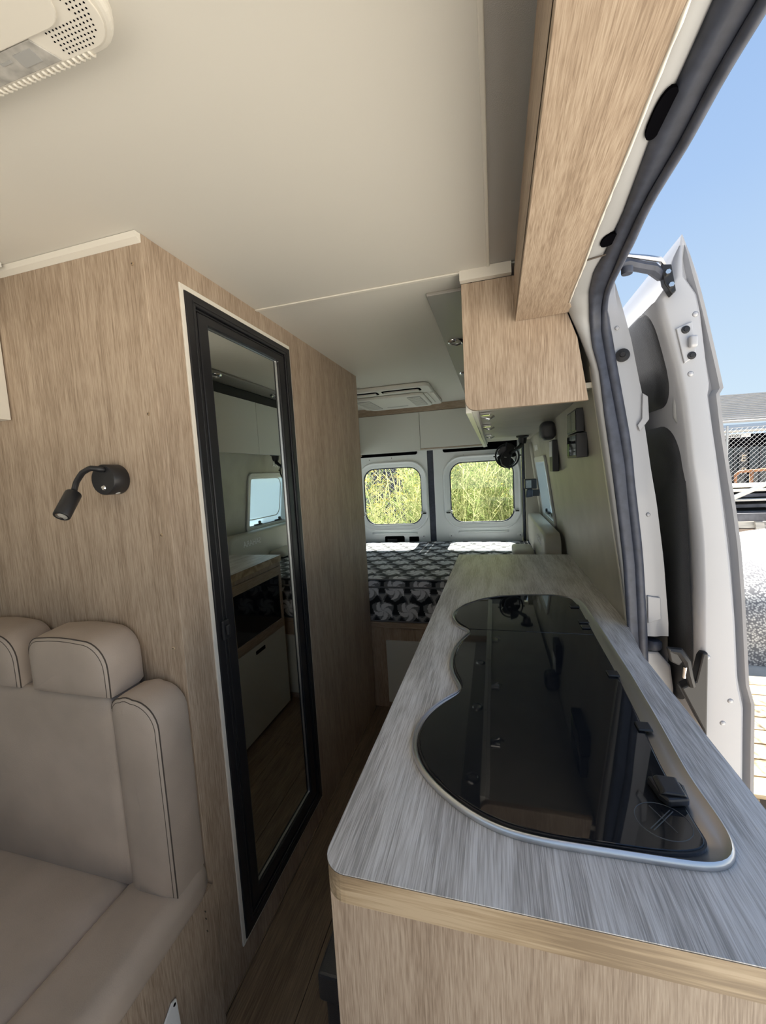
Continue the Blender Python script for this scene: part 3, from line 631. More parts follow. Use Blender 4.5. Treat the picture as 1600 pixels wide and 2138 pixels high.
# ---- overhead cabinet on the right
oc = thing('overhead_cabinet', 'oak-ended overhead cabinet with white doors hanging above the worktop', 'cabinet', (.1, 2.2, 1.54))
r_ = .03
ep = [(.2475, 1.536), (.222, 1.70), (.199, 1.765), (.186, 1.884), (-.0745, 1.884)] + [(-.0745 + r_ - r_ * math.cos(R_(90 * i / 7)), 1.536 + r_ - r_ * math.sin(R_(90 * i / 7))) for i in range(8)]
obj('end_panel', MB().prism(ep, XZ, 1.2135, 1.232), M['oak'], oc, bevel=.0006)
obj('bottom_panel', B(-.0575, .262, 1.2325, 3.28, 1.570, 1.584), M['lining'], oc)
obj('top_gap_shade', B(-.0575, -.045, 1.2325, 3.28, 1.842, 1.8985), M['black'], oc)  # black strip, colour stands for the shade in the gap above the doors
edges = [1.2345, 1.725, 2.212, 2.70, 3.278]
for a, b in zip(edges[:-1], edges[1:]):
    d = obj('door', B(-.0745, -.058, a + .0015, b - .0015, 1.532, 1.8395), M['white_door'], oc, bevel=.001)
    ba = obj('inner_edge', B(-.0577, -.046, a + .003, b - .003, 1.536, 1.5695), M['pale'], d, bevel=.001)
for y in (1.55, 1.98, 2.55):
    h = obj('hinge', MB().box(-.045, -.008, y - .02, y + .02, 1.560, 1.5698), M['chrome'], oc, bevel=.002)
    obj('hinge_arm', MB().tube([(-.040, y, 1.556), (-.012, y + .012, 1.548), (.006, y + .014, 1.558)], .004, 8), M['chrome'], h, smooth=True)
# ---- overhead shelf above the door opening
sh = []
for y in [-.30, .1, .45, .55, .62, .70, .83, .95, 1.05, 1.13, 1.2]:
    x = float(np.interp(y, A0[:60, 1], A0[:60, 0])) + .0005
    sh.append((x, y))
os_ = tag(obj('overhead_shelf', MB().prism([(.0575, -.30)] + sh + [(.0675, 1.2125)] + [], XY, 1.7625, 1.895), M['oak_y'], None, bevel=.0008), 'long boxed oak shelf above the open sliding door', 'shelf')
tr_ = MB()
obj('edge_line', MB().add([(.0568, -.3, 1.775), (.0568, -.3, 1.890), (.0663, 1.2, 1.890), (.0663, 1.2, 1.775)], [(0, 1, 2, 3)]), M['oak_y'], os_)
cau = smooth_line([(x + .0005, y, 1.763) for x, y in sh[2:-1]], 30)
obj('sealant_bead', MB().tube([tuple(p) for p in cau], [float(.0016 + .0014 * abs(math.sin(i * 1.7))) for i in range(30)], 6), M['cream'], os_, smooth=True)
# ---- light pelmet with downlights
mpel = mat('grey_pelmet', (.30, .285, .26), .34)
pm = tag(obj('light_pelmet', B(-.184, -.0615, 1.292, 3.29, 1.8995, 1.9095), mpel, None, bevel=.002), 'flat grey light strip between ceiling panel and right overhead cabinet', 'light strip')
for i, y in enumerate((1.77, 2.35, 2.92)):
    c = Vector((-.138, y, 1.8993)); dn = Vector((0, 0, -1))
    t = thing('downlight', ['round chrome downlight nearest the cabinet corner in the grey light strip', 'second round chrome downlight along the grey light strip', 'far round chrome downlight in the grey light strip'][i], 'lamp', c, 'chrome downlights in the light strip')
    obj('ring', MB().lathe([(.022, .0), (.022, .006), (.027, .010), (.033, .006), (.035, 0)], c, dn, 28), M['chrome'], t, smooth=40)
    obj('lens', MB().lathe([(0, .005), (.0215, .004), (.0216, .0005)], c, dn, 24), M['lens'], t, smooth=40)
# ---- rear overhead locker across the back
rc = thing('rear_locker', 'white two-door overhead locker across the back above the rear windows', 'cabinet', (-.55, 3.38, 1.55))
obj('carcass', B(-1.083, -.078, 3.318, 3.46, 1.556, 1.85), M['oak'], rc)
obj('top_strip', B(-1.12, -.078, 3.302, 3.317, 1.852, 1.9095), M['oak_x'], rc)
for a, b, zb in ((-1.083, -.5715, 1.548), (-.5685, -.042, 1.560)):
    obj('door', B(a, b, 3.30, 3.3175, zb, 1.849), M['white_door'], rc, bevel=.001)
obj('bottom_lip', B(-1.083, -.078, 3.302, 3.317, 1.5395, 1.5475), M['pale'], rc)
lc = thing('side_locker', 'oak side locker behind the bathroom, left of the white rear locker', 'cabinet', (-1.27, 2.8, 1.55))
obj('carcass', B(-1.452, -1.121, 2.19, 3.45, 1.53, 1.88), M['oak'], lc)
obj('door', B(-1.1205, -1.0855, 2.19, 3.28, 1.55, 1.849), M['white_door'], lc, bevel=.001)
obj('lip', B(-1.099, -1.0845, 2.19, 3.299, 1.539, 1.5495), M['pale'], lc)
# ---- roof air conditioner
ac = thing('air_conditioner', 'white ceiling air conditioner with vents in front of the rear locker', 'air conditioner', (-.67, 2.85, 1.905))
obj('base_plate', MB().prism(rrect(-.98, -.368, 2.49, 3.22, .045), XY, 1.884, 1.9095), M['acwhite'], ac, bevel=.008, segs=3)
obj('centre_panel', MB().prism(rrect(-.915, -.43, 2.66, 3.14, .05), XY, 1.864, 1.8835), M['acwhite'], ac, bevel=.009, segs=3)
for a, b in ((-.925, -.70), (-.675, -.425)):
    v_ = obj('air_slot', MB().prism(rrect(a, b, 2.525, 2.615, .022), XY, 1.8825, 1.8838), M['hole'], ac)
    obj('louvre', MB().rbox(a + .012, b - .012, 2.548, 2.588, 1.872, 1.884, .006, 6), M['acwhite'], v_, smooth=True)
for a, b in ((-.90, -.80), (-.545, -.455)):
    g = obj('grille', MB().prism(rrect(a, b, 2.70, 3.06, .012), XY, 1.862, 1.8637), M['grille'], ac)
    for k in range(9):
        obj('slat', B(a + .004, b - .004, 2.72 + .037 * k, 2.735 + .037 * k, 1.860, 1.8621), M['acwhite'], g)
for x in (-.425, -.385):
    obj('side_fin', MB().prism(rrect(x - .006, x + .02, 2.70, 3.10, .008), XY, 1.878, 1.8838), M['acwhite'], ac, bevel=.002)
obj('control_strip', MB().prism(rrect(-.76, -.60, 3.02, 3.035, .005), XY, 1.8625, 1.8639), M['grille'], ac)
# ---- ceiling unit over the cab (top left)
cu = thing('ceiling_unit', 'cream ceiling unit with a dotted grille, lens and ribbed edge near the cab', 'ceiling unit', (-.62, .2, 1.885))
obj('body', MB().prism(rrect(-.96, -.388, -.05, .437, .05, 8), XY, 1.888, 1.9095), M['cream'], cu, bevel=.007, segs=3)
obj('grille_plate', MB().prism(rrect(-.945, -.399, -.035, .427, .036, 8), XY, 1.8855, 1.8878), M['cream'], cu, bevel=.001)
obj('centre_panel', MB().prism(rrect(-.90, -.432, .0, .3935, .03, 8), XY, 1.8825, 1.8854), M['cream'], cu, bevel=.0015)
ln = obj('lamp_lens', MB().prism([(-.80, .3945), (-.497, .3945), (-.484, .4235), (-.80, .4235)], XY, 1.8835, 1.8854), M['lens'], cu, bevel=.0008)
for k in range(3):
    obj('led_board', B(-.532 - .085 * k, -.505 - .085 * k, .401, .416, 1.8828, 1.8834), M['grille'], ln)
    obj('led_chip', B(-.556 - .085 * k, -.540 - .085 * k, .4035, .4065, 1.8828, 1.8834), M['grille'], ln)
mb = MB()
for i in range(64):
    for j in range(48):
        x = -.4 - .0052 * i - (.0026 if j % 2 else 0); y = .426 - .0048 * j
        far = x < -.474 and y > .393
        inn = (x < -.4275 and y < .396) or far
        edge = math.hypot(max(0, x + .441), max(0, y - .386)) > .036
        if inn or edge or x < -.485 or y > .4225 or x > -.404 or y < .25: continue
        mb.lathe([(0, .0003), (.0011, .0003), (.0011, 0)], (x, y, 1.8853), (0, 0, -1), 6)
h = obj('perforation', mb, M['hole'], cu); h['kind'] = 'stuff'
for k in range(34):
    x = -.448 - .0082 * k
    obj('rib', MB().tube([(x, .4265, 1.8862), (x - .001, .4325, 1.8872), (x - .002, .4375, 1.8905), (x - .002, .4385, 1.898)], .0017, 6), M['cream'], cu, smooth=True)
cp = thing('ceiling_light', 'flat grey panel on the ceiling against the bathroom wall at far left', 'lamp', (-1.2, .64, 1.9))
obj('frame', B(-1.34, -1.092, .54, .738, 1.8985, 1.9095), M['pale'], cp, bevel=.002)
obj('diffuser', B(-1.33, -1.102, .55, .728, 1.8955, 1.898), M['lens'], cp, bevel=.001)
# ---- locker on the left, at the frame's edge
ll = thing('left_locker', 'cream framed overhead locker at the left edge beside the bathroom wall', 'cabinet', (-1.3, .4, 1.55))
obj('carcass', B(-1.452, -1.178, .10, .757, 1.556, 1.80), M['cream'], ll)
obj('stile', B(-1.1775, -1.160, .715, .757, 1.556, 1.80), M['cream'], ll, bevel=.001)
obj('door', B(-1.1775, -1.163, .15, .708, 1.566, 1.79), M['white_door'], ll, bevel=.001)
# ---- reading lamp
rl_ = thing('reading_lamp', 'black gooseneck reading lamp on the oak bathroom wall', 'lamp', (-.845, .76, 1.39))
cb = (-.848, .7598, 1.392)
obj('base', MB().lathe([(.0335, 0), (.0345, .002), (.0345, .037), (.0325, .040), (0, .0402)], cb, (0, -1, 0), 32), M['black'], rl_, smooth=40)
obj('gooseneck', MB().tube([tuple(p) for p in smooth_line([(-.842, .722, 1.414), (-.842, .708, 1.416), (-.858, .702, 1.419), (-.880, .70, 1.410), (-.900, .70, 1.391), (-.910, .70, 1.372), (-.915, .70, 1.362)], 20)], .0062, 10), M['black'], rl_, smooth=True)
hdv = Vector((-.956 + .918, 0, 1.318 - 1.373)).normalized(); h0 = Vector((-.912, .70, 1.366))
HA = Vector((.152, -.629, -.746)).normalized()
hd_ = obj('head', MB().lathe([(.008, 0), (.0155, .001), (.0165, .003), (.0165, .062), (.0155, .064), (.012, .0638), (.0118, .060)], h0, HA, 28), M['black'], rl_, smooth=40)
ha = HA
obj('bezel', MB().lathe([(.0118, .0), (.0115, .0028), (.0085, .0008)], h0 + ha * .0612, ha, 24), M['chrome'], hd_, smooth=40)
obj('lens', MB().lathe([(0, .0012), (.008, .001), (.0082, 0)], h0 + ha * .061, ha, 18), M['lens'], hd_, smooth=40)
obj('switch', MB().lathe([(0, .003), (.0045, .0025), (.0062, .0)], (-.848, .7196, 1.374), (0, -1, 0), 18), M['chrome'], rl_, smooth=40)
obj('charge_socket', MB().lathe([(0, .0012), (.005, .001), (.0052, 0)], (-.834, .742, 1.3605), (.3, 0, -1), 14), M['pale'], rl_, smooth=40)
# ---- leather seat
se = thing('bench_seat', 'beige leather bench seat with brown stitching against the bathroom wall', 'seat', (-1.0, .45, 0))
def dsec(x0, x1, zb, zt, rl, rr, ins, pz):
    a, b = x0 + ins, x1 - ins; t_ = zt - ins + pz; bt = zb + ins * .5; l_, r_ = max(.004, rl - ins * .4), max(.004, rr - ins * .4)
    pts = [(a, bt), (a * .5 + b * .5, bt - .001), (b, bt), (b + .0005, (bt + t_ - r_) / 2)]
    for i in range(9):
        q = R_(90 * i / 8); pts.append((b - r_ + r_ * math.cos(q), t_ - r_ + r_ * math.sin(q)))
    for f_ in (.25, .5, .75): pts.append((b - r_ + (a + l_ - b + r_) * f_, t_ + .004 * math.sin(math.pi * f_)))
    for i in range(9):
        q = R_(90 + 90 * i / 8); pts.append((a + l_ + l_ * math.cos(q), t_ - l_ + l_ * math.sin(q)))
    pts.append((a, (bt + t_ - l_) / 2)); return pts
def padded(name, x0, x1, zb, zt, rl, rr, yf, parent, puff, dz, seam=True):
    secs = [(yf - puff, .6, .0), (yf - puff * .85, .03, 0), (yf - puff * .5, .013, 0), (yf, .004, .0), (yf + .003, .0008, .0), (yf + .008, .0, .0), (yf + .03, -.001, 0), (.735, .0, 0), (.752, .006, 0), (.7575, .028, 0)]
    rws = []; h = MB()
    for k, (y, ins, pz) in enumerate(secs):
        dzz = dz * min(1, max(0, (y - yf) / .09))
        if ins == .6:
            q = dsec(x0, x1, zb, zt, rl, rr, .035, 0); cx, cz = (x0 + x1) / 2, (zb + zt) / 2
            p = [(cx + (u - cx) * .05, cz + (v - cz) * .05) for u, v in q]
        else: p = dsec(x0, x1, zb, zt + dzz, rl, rr, ins, pz)
        rws.append([(u, y, v) for u, v in p + p[:1]])
    h.loft(rws); h.add(rws[0][:-1], [tuple(range(len(rws[0]) - 1))]); o = obj(name, h, M['leather'], parent, smooth=55)
    if not seam: return o
    p = dsec(x0, x1, zb, zt, rl, rr, .0005, 0)
    obj('stitching', MB().tube([(u, yf + .0035, v) for u, v in p[2:-1]], .0015, 6), M['stitch'], o, smooth=True)
    p = dsec(x0, x1, zb, zt, rl, rr, .0065, 0)
    obj('stitching', MB().tube([(u, yf - .0012, v) for u, v in p[2:-1]], .0008, 6), M['stitch'], o, smooth=True)
    return o
bk_ = padded('back_cushion', -1.45, -.830, .455, .912, .03, .03, .664, se, .012, .0, False)
obj('top_seam', MB().tube([(x, .667, .9125) for x in np.linspace(-1.42, -.85, 6)], .0012, 6), M['stitch'], bk_, smooth=True)
padded('back_bolster', -.8295, -.7065, .446, .914, .025, .062, .657, se, .010, .002)
sc_ = obj('seat_cushion', MB().rbox(-1.45, -.846, .08, .757, .36, .462, .03, 12, (0, 0, .006)), M['leather'], se, smooth=True)
sb = obj('seat_bolster', MB().rbox(-.856, -.694, .08, .7575, .372, .463, .034, 12, (.002, 0, .003)), M['leather'], se, smooth=True)
obj('stitching', MB().tube([(-.717, y, .4585) for y in np.linspace(.12, .72, 8)], .0013, 6), M['stitch'], sb, smooth=True)
obj('base_panel', B(-.718, -.7005, .08, .7575, 0, .388), M['oak'], se)
obj('base_box', B(-1.45, -.7185, .08, .7575, 0, .36), M['oak'], se)
for x, z in ((-.70, .352), (-.70, .333), (-.70, .30)):
    obj('scuff', MB().tube([(x + .0006, .725, z), (x + .0006, .7275, z - .006)], .0011, 5), M['stitch'], se)
padded('headrest', -1.056, -.826, .913, 1.040, .035, .062, .656, se, .010, .010)
padded('headrest', -1.335, -1.098, .913, 1.040, .035, .062, .656, se, .010, .010)
# white tag hanging from the seat front
tg = thing('fabric_tag', 'white folded strap end with an eyelet on the seat base panel', 'strap', (-.69, .60, .2))
obj('strap', MB().prism([(.560, .235), (.606, .272), (.618, .268), (.622, .20), (.604, .195), (.600, .235), (.575, .205)], YZ, -.6995, -.695), M['white'], tg, bevel=.0012)
obj('eyelet', MB().lathe([(0, .0012), (.003, .0012), (.0035, 0)], (-.695, .611, .2625), (1, 0, 0), 12), M['hole'], tg)
# ---- bed
bb_ = thing('bed_base', 'oak bed base with a white access door across the back of the van', 'bed base', (-.6, 2.85, 0))
obj('front_panel', B(-1.45, .33, 2.20, 2.218, 0, .482), M['oak'], bb_)
obj('ledge', B(-1.45, .33, 2.194, 2.26, .4825, .5145), M['oak_x'], bb_, bevel=.002)
obj('platform', B(-1.45, .33, 2.2605, 3.47, .4825, .5145), M['oak'], bb_)
dd = obj('door', B(-.632, -.09, 2.186, 2.1995, .040, .411), M['white_door'], bb_, bevel=.001)
obj('slot_handle', MB().prism(rrect(-.455, -.365, .345, .372, .005, 3), XZ, 2.1845, 2.1858), M['hole'], dd)
mt_ = thing('mattress', 'mattress in a grey, black and white pinwheel print under the rear windows', 'mattress', (-.58, 2.85, .515))
def pattern(u, v):
    a = .150; h = a * math.sqrt(3) / 2
    def near(ou, ov):
        j = np.round((v - ov) / h); i = np.round((u - ou - j * a / 2) / a); best = None
        for dj in (-1, 0, 1):
            jj = j + dj; i0 = np.round((u - ou - jj * a / 2) / a); du = u - ou - i0 * a - jj * a / 2; dv = v - ov - jj * h
            d = np.hypot(du, dv)
            if best is None: best = [d, du, dv]
            else:
                m_ = d < best[0]; best = [np.where(m_, d, best[0]), np.where(m_, du, best[1]), np.where(m_, dv, best[2])]
        return best
    col = np.full(u.shape + (3,), 0.0); col[:] = (.20, .205, .215)
    g, gu, gv = near(a / 2 + .0, -h / 3)
    gth = np.arctan2(gv, gu)
    col[g < .050 * (1 + .12 * np.cos(3 * gth))] = (.32, .325, .335)
    kk, ku, kv = near(a / 2, h / 3)
    kth = np.arctan2(kv, ku)
    pet = (kk < .075) & (np.cos(3 * kth) > -.6)
    sel = pet & (np.sin(3 * kth) > 0); col[sel] = (.115, .118, .13)
    wd_, wu, wv = near(0, 0)
    wth = np.arctan2(wv, wu)
    s_ = np.mod(wth / (2 * math.pi) * 5 + wd_ * 9, 1.0)
    R1 = .066 * (1 - .60 * s_)
    col[wd_ < R1] = (.74, .75, .78)
    col[(wd_ < R1) & (s_ > .82)] = (.40, .41, .44)
    for q in range(3):
        t = R_(-90 + 120 * q); l = ku * math.cos(t) + kv * math.sin(t); c = -ku * math.sin(t) + kv * math.cos(t)
        arm_ = (l > -.010) & (l < .066) & (np.abs(c) < .0115 + .011 * np.clip((l - .03) / .03, 0, 1))
        col[arm_] = (.010, .010, .013)
    return col
def printed(name, X, Y, Z, U, V, parent, material):
    ny, nx = X.shape; mb = MB()
    vv = np.stack([X, Y, Z], -1).reshape(-1, 3); mb.v = [tuple(p) for p in vv.tolist()]
    mb.f = [(j * nx + i, j * nx + i + 1, (j + 1) * nx + i + 1, (j + 1) * nx + i) for j in range(ny - 1) for i in range(nx - 1)]
    o = obj(name, mb, material, parent, smooth=True)
    cl_ = pattern(U, V).reshape(-1, 3); at = o.data.color_attributes.new('print', 'FLOAT_COLOR', 'POINT')
    at.data.foreach_set('color', np.hstack([cl_, np.ones((len(cl_), 1))]).astype(np.float32).ravel()); return o
pmx = mat('printed_cover', (.3, .3, .3), .8, bump=.15, bscale=600)
_n = pmx.node_tree.nodes.new('ShaderNodeVertexColor'); _n.layer_name = 'print'
pmx.node_tree.links.new(_n.outputs[0], pmx.node_tree.nodes['Principled BSDF'].inputs['Base Color'])
pmp = mat('grey_piping', (.16, .16, .17), .7)
xs = np.linspace(-1.44, .325, 410); ys = np.linspace(2.213, 3.47, 300)
Xg, Yg = np.meshgrid(xs, ys)
Zg = .764 + .010 * (1 - np.abs((Xg + .56) / .89) ** 6) * (1 - np.abs((Yg - 2.84) / .64) ** 8) + .0025 * np.sin(Xg * 9) * np.sin(Yg * 7 + 1)
printed('top_cover', Xg, Yg, Zg, Xg + .02, Yg - .02, mt_, pmx)
zf = np.linspace(.5165, .7635, 66); t2 = np.linspace(-.5, .5, 66)
Xf, Zf = np.meshgrid(xs, zf); Yf = 2.212 - .012 * (1 - ((Zf - .64) / .125) ** 2).clip(0, 1)
printed('front_cover', Xf, Yf, Zf, Xf + .043, Zf - .64 + .058, mt_, pmx)
obj('core', B(-1.435, .32, 2.225, 3.465, .516, .755), pmp, mt_)
for z in (.7655, .722):
    obj('piping', MB().tube([(x, 2.206 if z > .75 else 2.203, z) for x in np.linspace(-1.44, .325, 12)], .0055, 8), pmp, mt_, smooth=True)
obj('piping', MB().tube([(x, 2.208, .520) for x in np.linspace(-1.44, .325, 12)], .0045, 8), pmp, mt_, smooth=True)
# side cushion with embroidered word
cs = thing('side_cushion', 'tall cream padded cushion with an embroidered word standing on the bed by the window', 'cushion', (.30, 2.85, .775))
mb = MB(); rws = []
outl = rrect(2.27, 3.42, .778, 1.005, .075, 8)
for s_, x in ((.86, .246), (.95, .249), (.985, .256), (1.0, .268), (1.0, .315), (.98, .328), (.6, .330)):
    cu_, cv_ = 2.845, .89
    k = [(x, cu_ + (u - cu_) * (1 - (1 - s_) * .25), cv_ + (v - cv_) * s_) for u, v in outl]; rws.append(k + k[:1])
mb.loft(rws); mb.add(rws[0][:-1], [tuple(range(len(outl)))]); mb.add(rws[-1][:-1], [tuple(range(len(outl)))])
obj('pad', mb, M['cushion'], cs, smooth=50)
def word(text, size, org, ux, uz, parent, name, m_, ext_=.0006):
    cu_ = bpy.data.curves.new('letters', 'FONT'); cu_.body = text; cu_.size = size; cu_.extrude = ext_; cu_.resolution_u = 3; cu_.shear = .15; cu_.offset = size * .012
    tmp = bpy.data.objects.new('letters_tmp', cu_); C.objects.link(tmp); bpy.context.view_layer.update()
    me = bpy.data.meshes.new_from_object(tmp.evaluated_get(bpy.context.evaluated_depsgraph_get()))
    bpy.data.objects.remove(tmp); bpy.data.curves.remove(cu_)
    mb = MB(); U = Vector(ux); W = Vector(uz); Nn = U.cross(W)
    mb.add([Vector(org) + U * q.co.x + W * q.co.y + Nn * q.co.z for q in me.vertices], [tuple(p.vertices) for p in me.polygons])
    bpy.data.meshes.remove(me)
    return obj(name, mb, m_, parent)
word('SAHARA', .058, (.2452, 2.652, .915), (0, -1, 0), (0, 0, 1), cs, 'embroidered_word', M['white'])
word('SAHARA', .058, (wxf(1.5) - .0015, 3.20, 1.476), (0, -1, 0), (-.129, 0, .99), wall2, 'wall_lettering', M['white'])
pl_ = tag(obj('small_pillow', MB().rbox(.10, .236, 2.72, 2.98, .783, .829, .024, 12, (0, 0, .006)), M['cushion'], None, smooth=True), 'small beige pillow lying on the printed mattress beside the cream cushion', 'pillow')
# ---- controls on the right wall
def panel(z0, z1, lab, m1, m2):
    t = thing('control_panel', lab, 'control panel', (.27, 1.47, z0), 'black control panels on the right wall')
    obj('housing', MB().box(.2485, wx((z0 + z1) / 2) - .001, 1.392, 1.556, z0, z1), M['black'], t, bevel=.002)
    obj('screen', B(.2470, .2482, 1.398, 1.470, z0 + .006, z1 - .006), m1, t, bevel=.0006)
    obj('screen', B(.2470, .2482, 1.474, 1.550, z0 + .006, z1 - .006), m2, t, bevel=.0006)
M['gloss'] = mat('glossy_black_screen', (.02, .02, .022), .04)
panel(1.467, 1.539, 'upper black control panel on the wall under the overhead cabinet', M['gloss'], M['gloss'])
panel(1.388, 1.464, 'lower black control panel with a green strip on the right wall', M['gloss'], M['gloss'])
ob_ = [o for o in bpy.data.objects if o.name.startswith('screen')]
obj('lit_strip', B(.2462, .2469, 1.515, 1.546, 1.396, 1.436), M['green'], ob_[-1])
sp_ = thing('wall_speaker', 'black rounded holder above a narrow box on the right wall', 'holder', (.26, 2.02, 1.34))
obj('rounded_pad', MB().rbox(.205, .272, 1.975, 2.06, 1.482, 1.566, .026, 12), M['blackpad'], sp_, smooth=True)
obj('box', MB().box(.255, wx(1.41), 1.99, 2.09, 1.338, 1.481), M['black'], sp_, bevel=.004)
lb = obj('white_label', B(.2535, .2548, 1.998, 2.085, 1.405, 1.475), M['white'], sp_); lb['label'] = 'white label plate'
so_ = thing('socket_box', 'black socket box with a pouch below on the rear pillar', 'socket', (.28, 3.25, 1.14))
obj('box', MB().box(.216, .30, 3.20, 3.29, 1.20, 1.272), M['black'], so_, bevel=.004)
obj('plate', B(.222, .262, 3.1955, 3.1995, 1.208, 1.264), M['grille'], so_, bevel=.001)
for z in (1.22, 1.25):
    for x in (.232, .25):
        obj('stud', MB().lathe([(0, .002), (.003, .001), (.0035, 0)], (x, 3.1954, z), (0, -1, 0), 10), M['chrome'], so_)
obj('pouch', MB().prism([(.222, 1.135), (.272, 1.14), (.272, 1.198), (.236, 1.198), (.226, 1.18)], XZ, 3.205, 3.27), M['rubber'], so_, bevel=.006)
obj('mount', B(.2725, .318, 3.215, 3.28, 1.145, 1.19), M['black'], so_)
# ---- clip-on fan under the overhead cabinet
fn_ = thing('clip_fan', 'black round fan on an arm hanging under the overhead cabinet', 'fan', (.185, 2.85, 1.57))
obj('foot', MB().lathe([(.040, 0), (.040, .009), (.028, .016), (.026, .035), (.021, .053), (0, .054)], (.185, 2.85, 1.5695), (0, 0, -1), 24), M['black'], fn_, smooth=40)
obj('arm', MB().tube([(.183, 2.847, 1.528), (.171, 2.838, 1.501), (.138, 2.829, 1.479), (.099, 2.824, 1.457)], [.015, .014, .0105, .0105], 10), M['black'], fn_, smooth=True)
fc = Vector((.0865, 2.845, 1.444)); FS = 1.173; fa = Vector((.28, -1, .12)).normalized(); fx = fa.cross(Vector((0, 0, 1))).normalized(); fy = fx.cross(fa)
def fp(r, t, h): return fc + (fx * (r * math.cos(t)) + fy * (r * math.sin(t)) + fa * h) * FS
cg = obj('guard_ring', MB().tube([fp(.066, t, .0) for t in np.linspace(0, 2 * math.pi, 36, endpoint=False)], .0055, 8, closed=True).tube([fp(.060, t, -.03) for t in np.linspace(0, 2 * math.pi, 36, endpoint=False)], .003, 6, closed=True), M['black'], fn_, smooth=True)
for k in range(5):
    t = R_(72 * k + 20)
    obj('spoke', MB().tube([fp(.016, t, -.034), fp(.045, t, -.036), fp(.060, t, -.03)], .0022, 6), M['black'], cg, smooth=True)
hub = obj('motor', MB().lathe([(.0, -.02), (.020, -.02), (.024, -.012), (.024, .022), (.018, .03), (0, .032)], fc, fa, 22), M['black'], fn_, smooth=40)
for k in range(4):
    t = R_(90 * k + 60); rws = []
    for r in np.linspace(.018, .056, 5):
        wd2 = .016 + .020 * math.sin((r - .018) / .038 * 2.2)
        rws.append([tuple(fp(r, t + s_ * wd2 / r * .8, -.018 + .010 * s_)) for s_ in (-1, -.3, .3, 1)])
    m_ = MB().loft(rws); m_.loft([[tuple(Vector(p) + fa * .0015) for p in q] for q in rws], True)
    obj('blade', m_, M['black'], hub, smooth=True)
bodyp = [(-.020, .064), (.008, .070), (.012, .030), (.034, .008), (.048, -.020), (.040, -.050), (.014, -.070), (-.002, -.074), (-.006, -.03), (-.022, .006), (-.034, .03), (-.034, .052)]
obj('body_cover', MB().prism(bodyp, lambda u, v, h: tuple(fc + (fx * u + fy * v + fa * h) * FS), .010, .026), M['black'], fn_, bevel=.003)
obj('badge', MB().tube([tuple(fc + (fx * .014 + fy * -.012 + fa * .0268) * FS), tuple(fc + (fx * .026 + fy * -.010 + fa * .0268) * FS)], .0014, 6), M['pale'], fn_)
for t in (90, 265, 180, 0):
    obj('ring_lug', MB().tube([fp(.062, R_(t), 0), fp(.078, R_(t), 0)], .005, 6), M['black'], cg)
# ================================================================== outside
GZ = -.55
mg = mat('pale_concrete_ground', (.50, .47, .42), .9, bump=.4, bscale=30, var=.2, vscale=3)
struct('ground', B(-40, 60, -30, 60, GZ - .1, GZ), mg)
mleaf = bpy.data.materials.new('weed_leaf'); mleaf.use_nodes = True
_t = mleaf.node_tree; _b = _t.nodes['Principled BSDF']; _b.inputs['Roughness'].default_value = .6
_v = _t.nodes.new('ShaderNodeVertexColor'); _v.layer_name = 'tone'; _t.links.new(_v.outputs[0], _b.inputs['Base Color'])
_tr = _t.nodes.new('ShaderNodeBsdfTranslucent'); _mx = _t.nodes.new('ShaderNodeMixShader'); _mx.inputs[0].default_value = .45
_t.links.new(_v.outputs[0], _tr.inputs[0]); _t.links.new(_b.outputs[0], _mx.inputs[1]); _t.links.new(_tr.outputs[0], _mx.inputs[2])
_t.links.new(_mx.outputs[0], _t.nodes['Material Output'].inputs[0])
rg = random.Random(11)
V = []; F = []; K = []
def ribbon(p, q, w0, w1, col, bend=0.0):
    d = (q - p); s_ = d.cross(Vector((rg.uniform(-1, 1), 1, rg.uniform(-.4, .4)))); s_ = s_.normalized() if s_.length > 1e-6 else Vector((1, 0, 0))
    o = len(V); V.extend([p - s_ * w0, p + s_ * w0, q + s_ * w1, q - s_ * w1]); F.append((o, o + 1, o + 2, o + 3)); K.extend([col] * 4)
def stem(x, y, h, dens, flower):
    lean = Vector((rg.gauss(0, .10), rg.gauss(0, .08), 0)); p = Vector((x, y, GZ)); n = 7
    g = rg.uniform(.9, 1.5); col = (.36 * g, .36 * g, .17 * g)
    pts = [p + lean * (i / n) ** 1.6 * h + Vector((0, 0, h * i / n)) for i in range(n + 1)]
    for a, b in zip(pts[:-1], pts[1:]): ribbon(a, b, .0045, .0040, col)
    for k in range(dens):
        t = rg.uniform(.25, .98); i = min(n - 1, int(t * n)); a = pts[i].lerp(pts[i + 1], t * n - i)
        az = rg.uniform(0, 6.283); L = rg.uniform(.07, .26) * (1.25 - .6 * t)
        b = a + Vector((math.cos(az) * L, math.sin(az) * L, L * rg.uniform(.5, 1.3)))
        g2 = rg.uniform(.7, 1.7); lc_ = (.20 * g2, .25 * g2, .085 * g2) if rg.random() > .45 else (.42 * g2, .42 * g2, .21 * g2)
        ribbon(a, b, .0028, .0018, lc_)
        for _ in range(3):
            c = a.lerp(b, rg.uniform(.5, 1)); d = c + Vector((rg.gauss(0, .035), rg.gauss(0, .035), rg.uniform(-.01, .06)))
            ribbon(c, d, .003, .001, lc_)
        if flower and t > .72:
            for _ in range(9):
                c = b + Vector((rg.gauss(0, .022), rg.gauss(0, .022), rg.gauss(0, .008)))
                o = len(V); s_ = rg.uniform(.004, .008); V.extend([c + Vector((-s_, 0, 0)), c + Vector((0, -s_, s_ * .4)), c + Vector((s_, 0, 0)), c + Vector((0, s_, s_ * .4))])
                F.append((o, o + 1, o + 2, o + 3)); K.extend([(.72, .55, .04)] * 4)
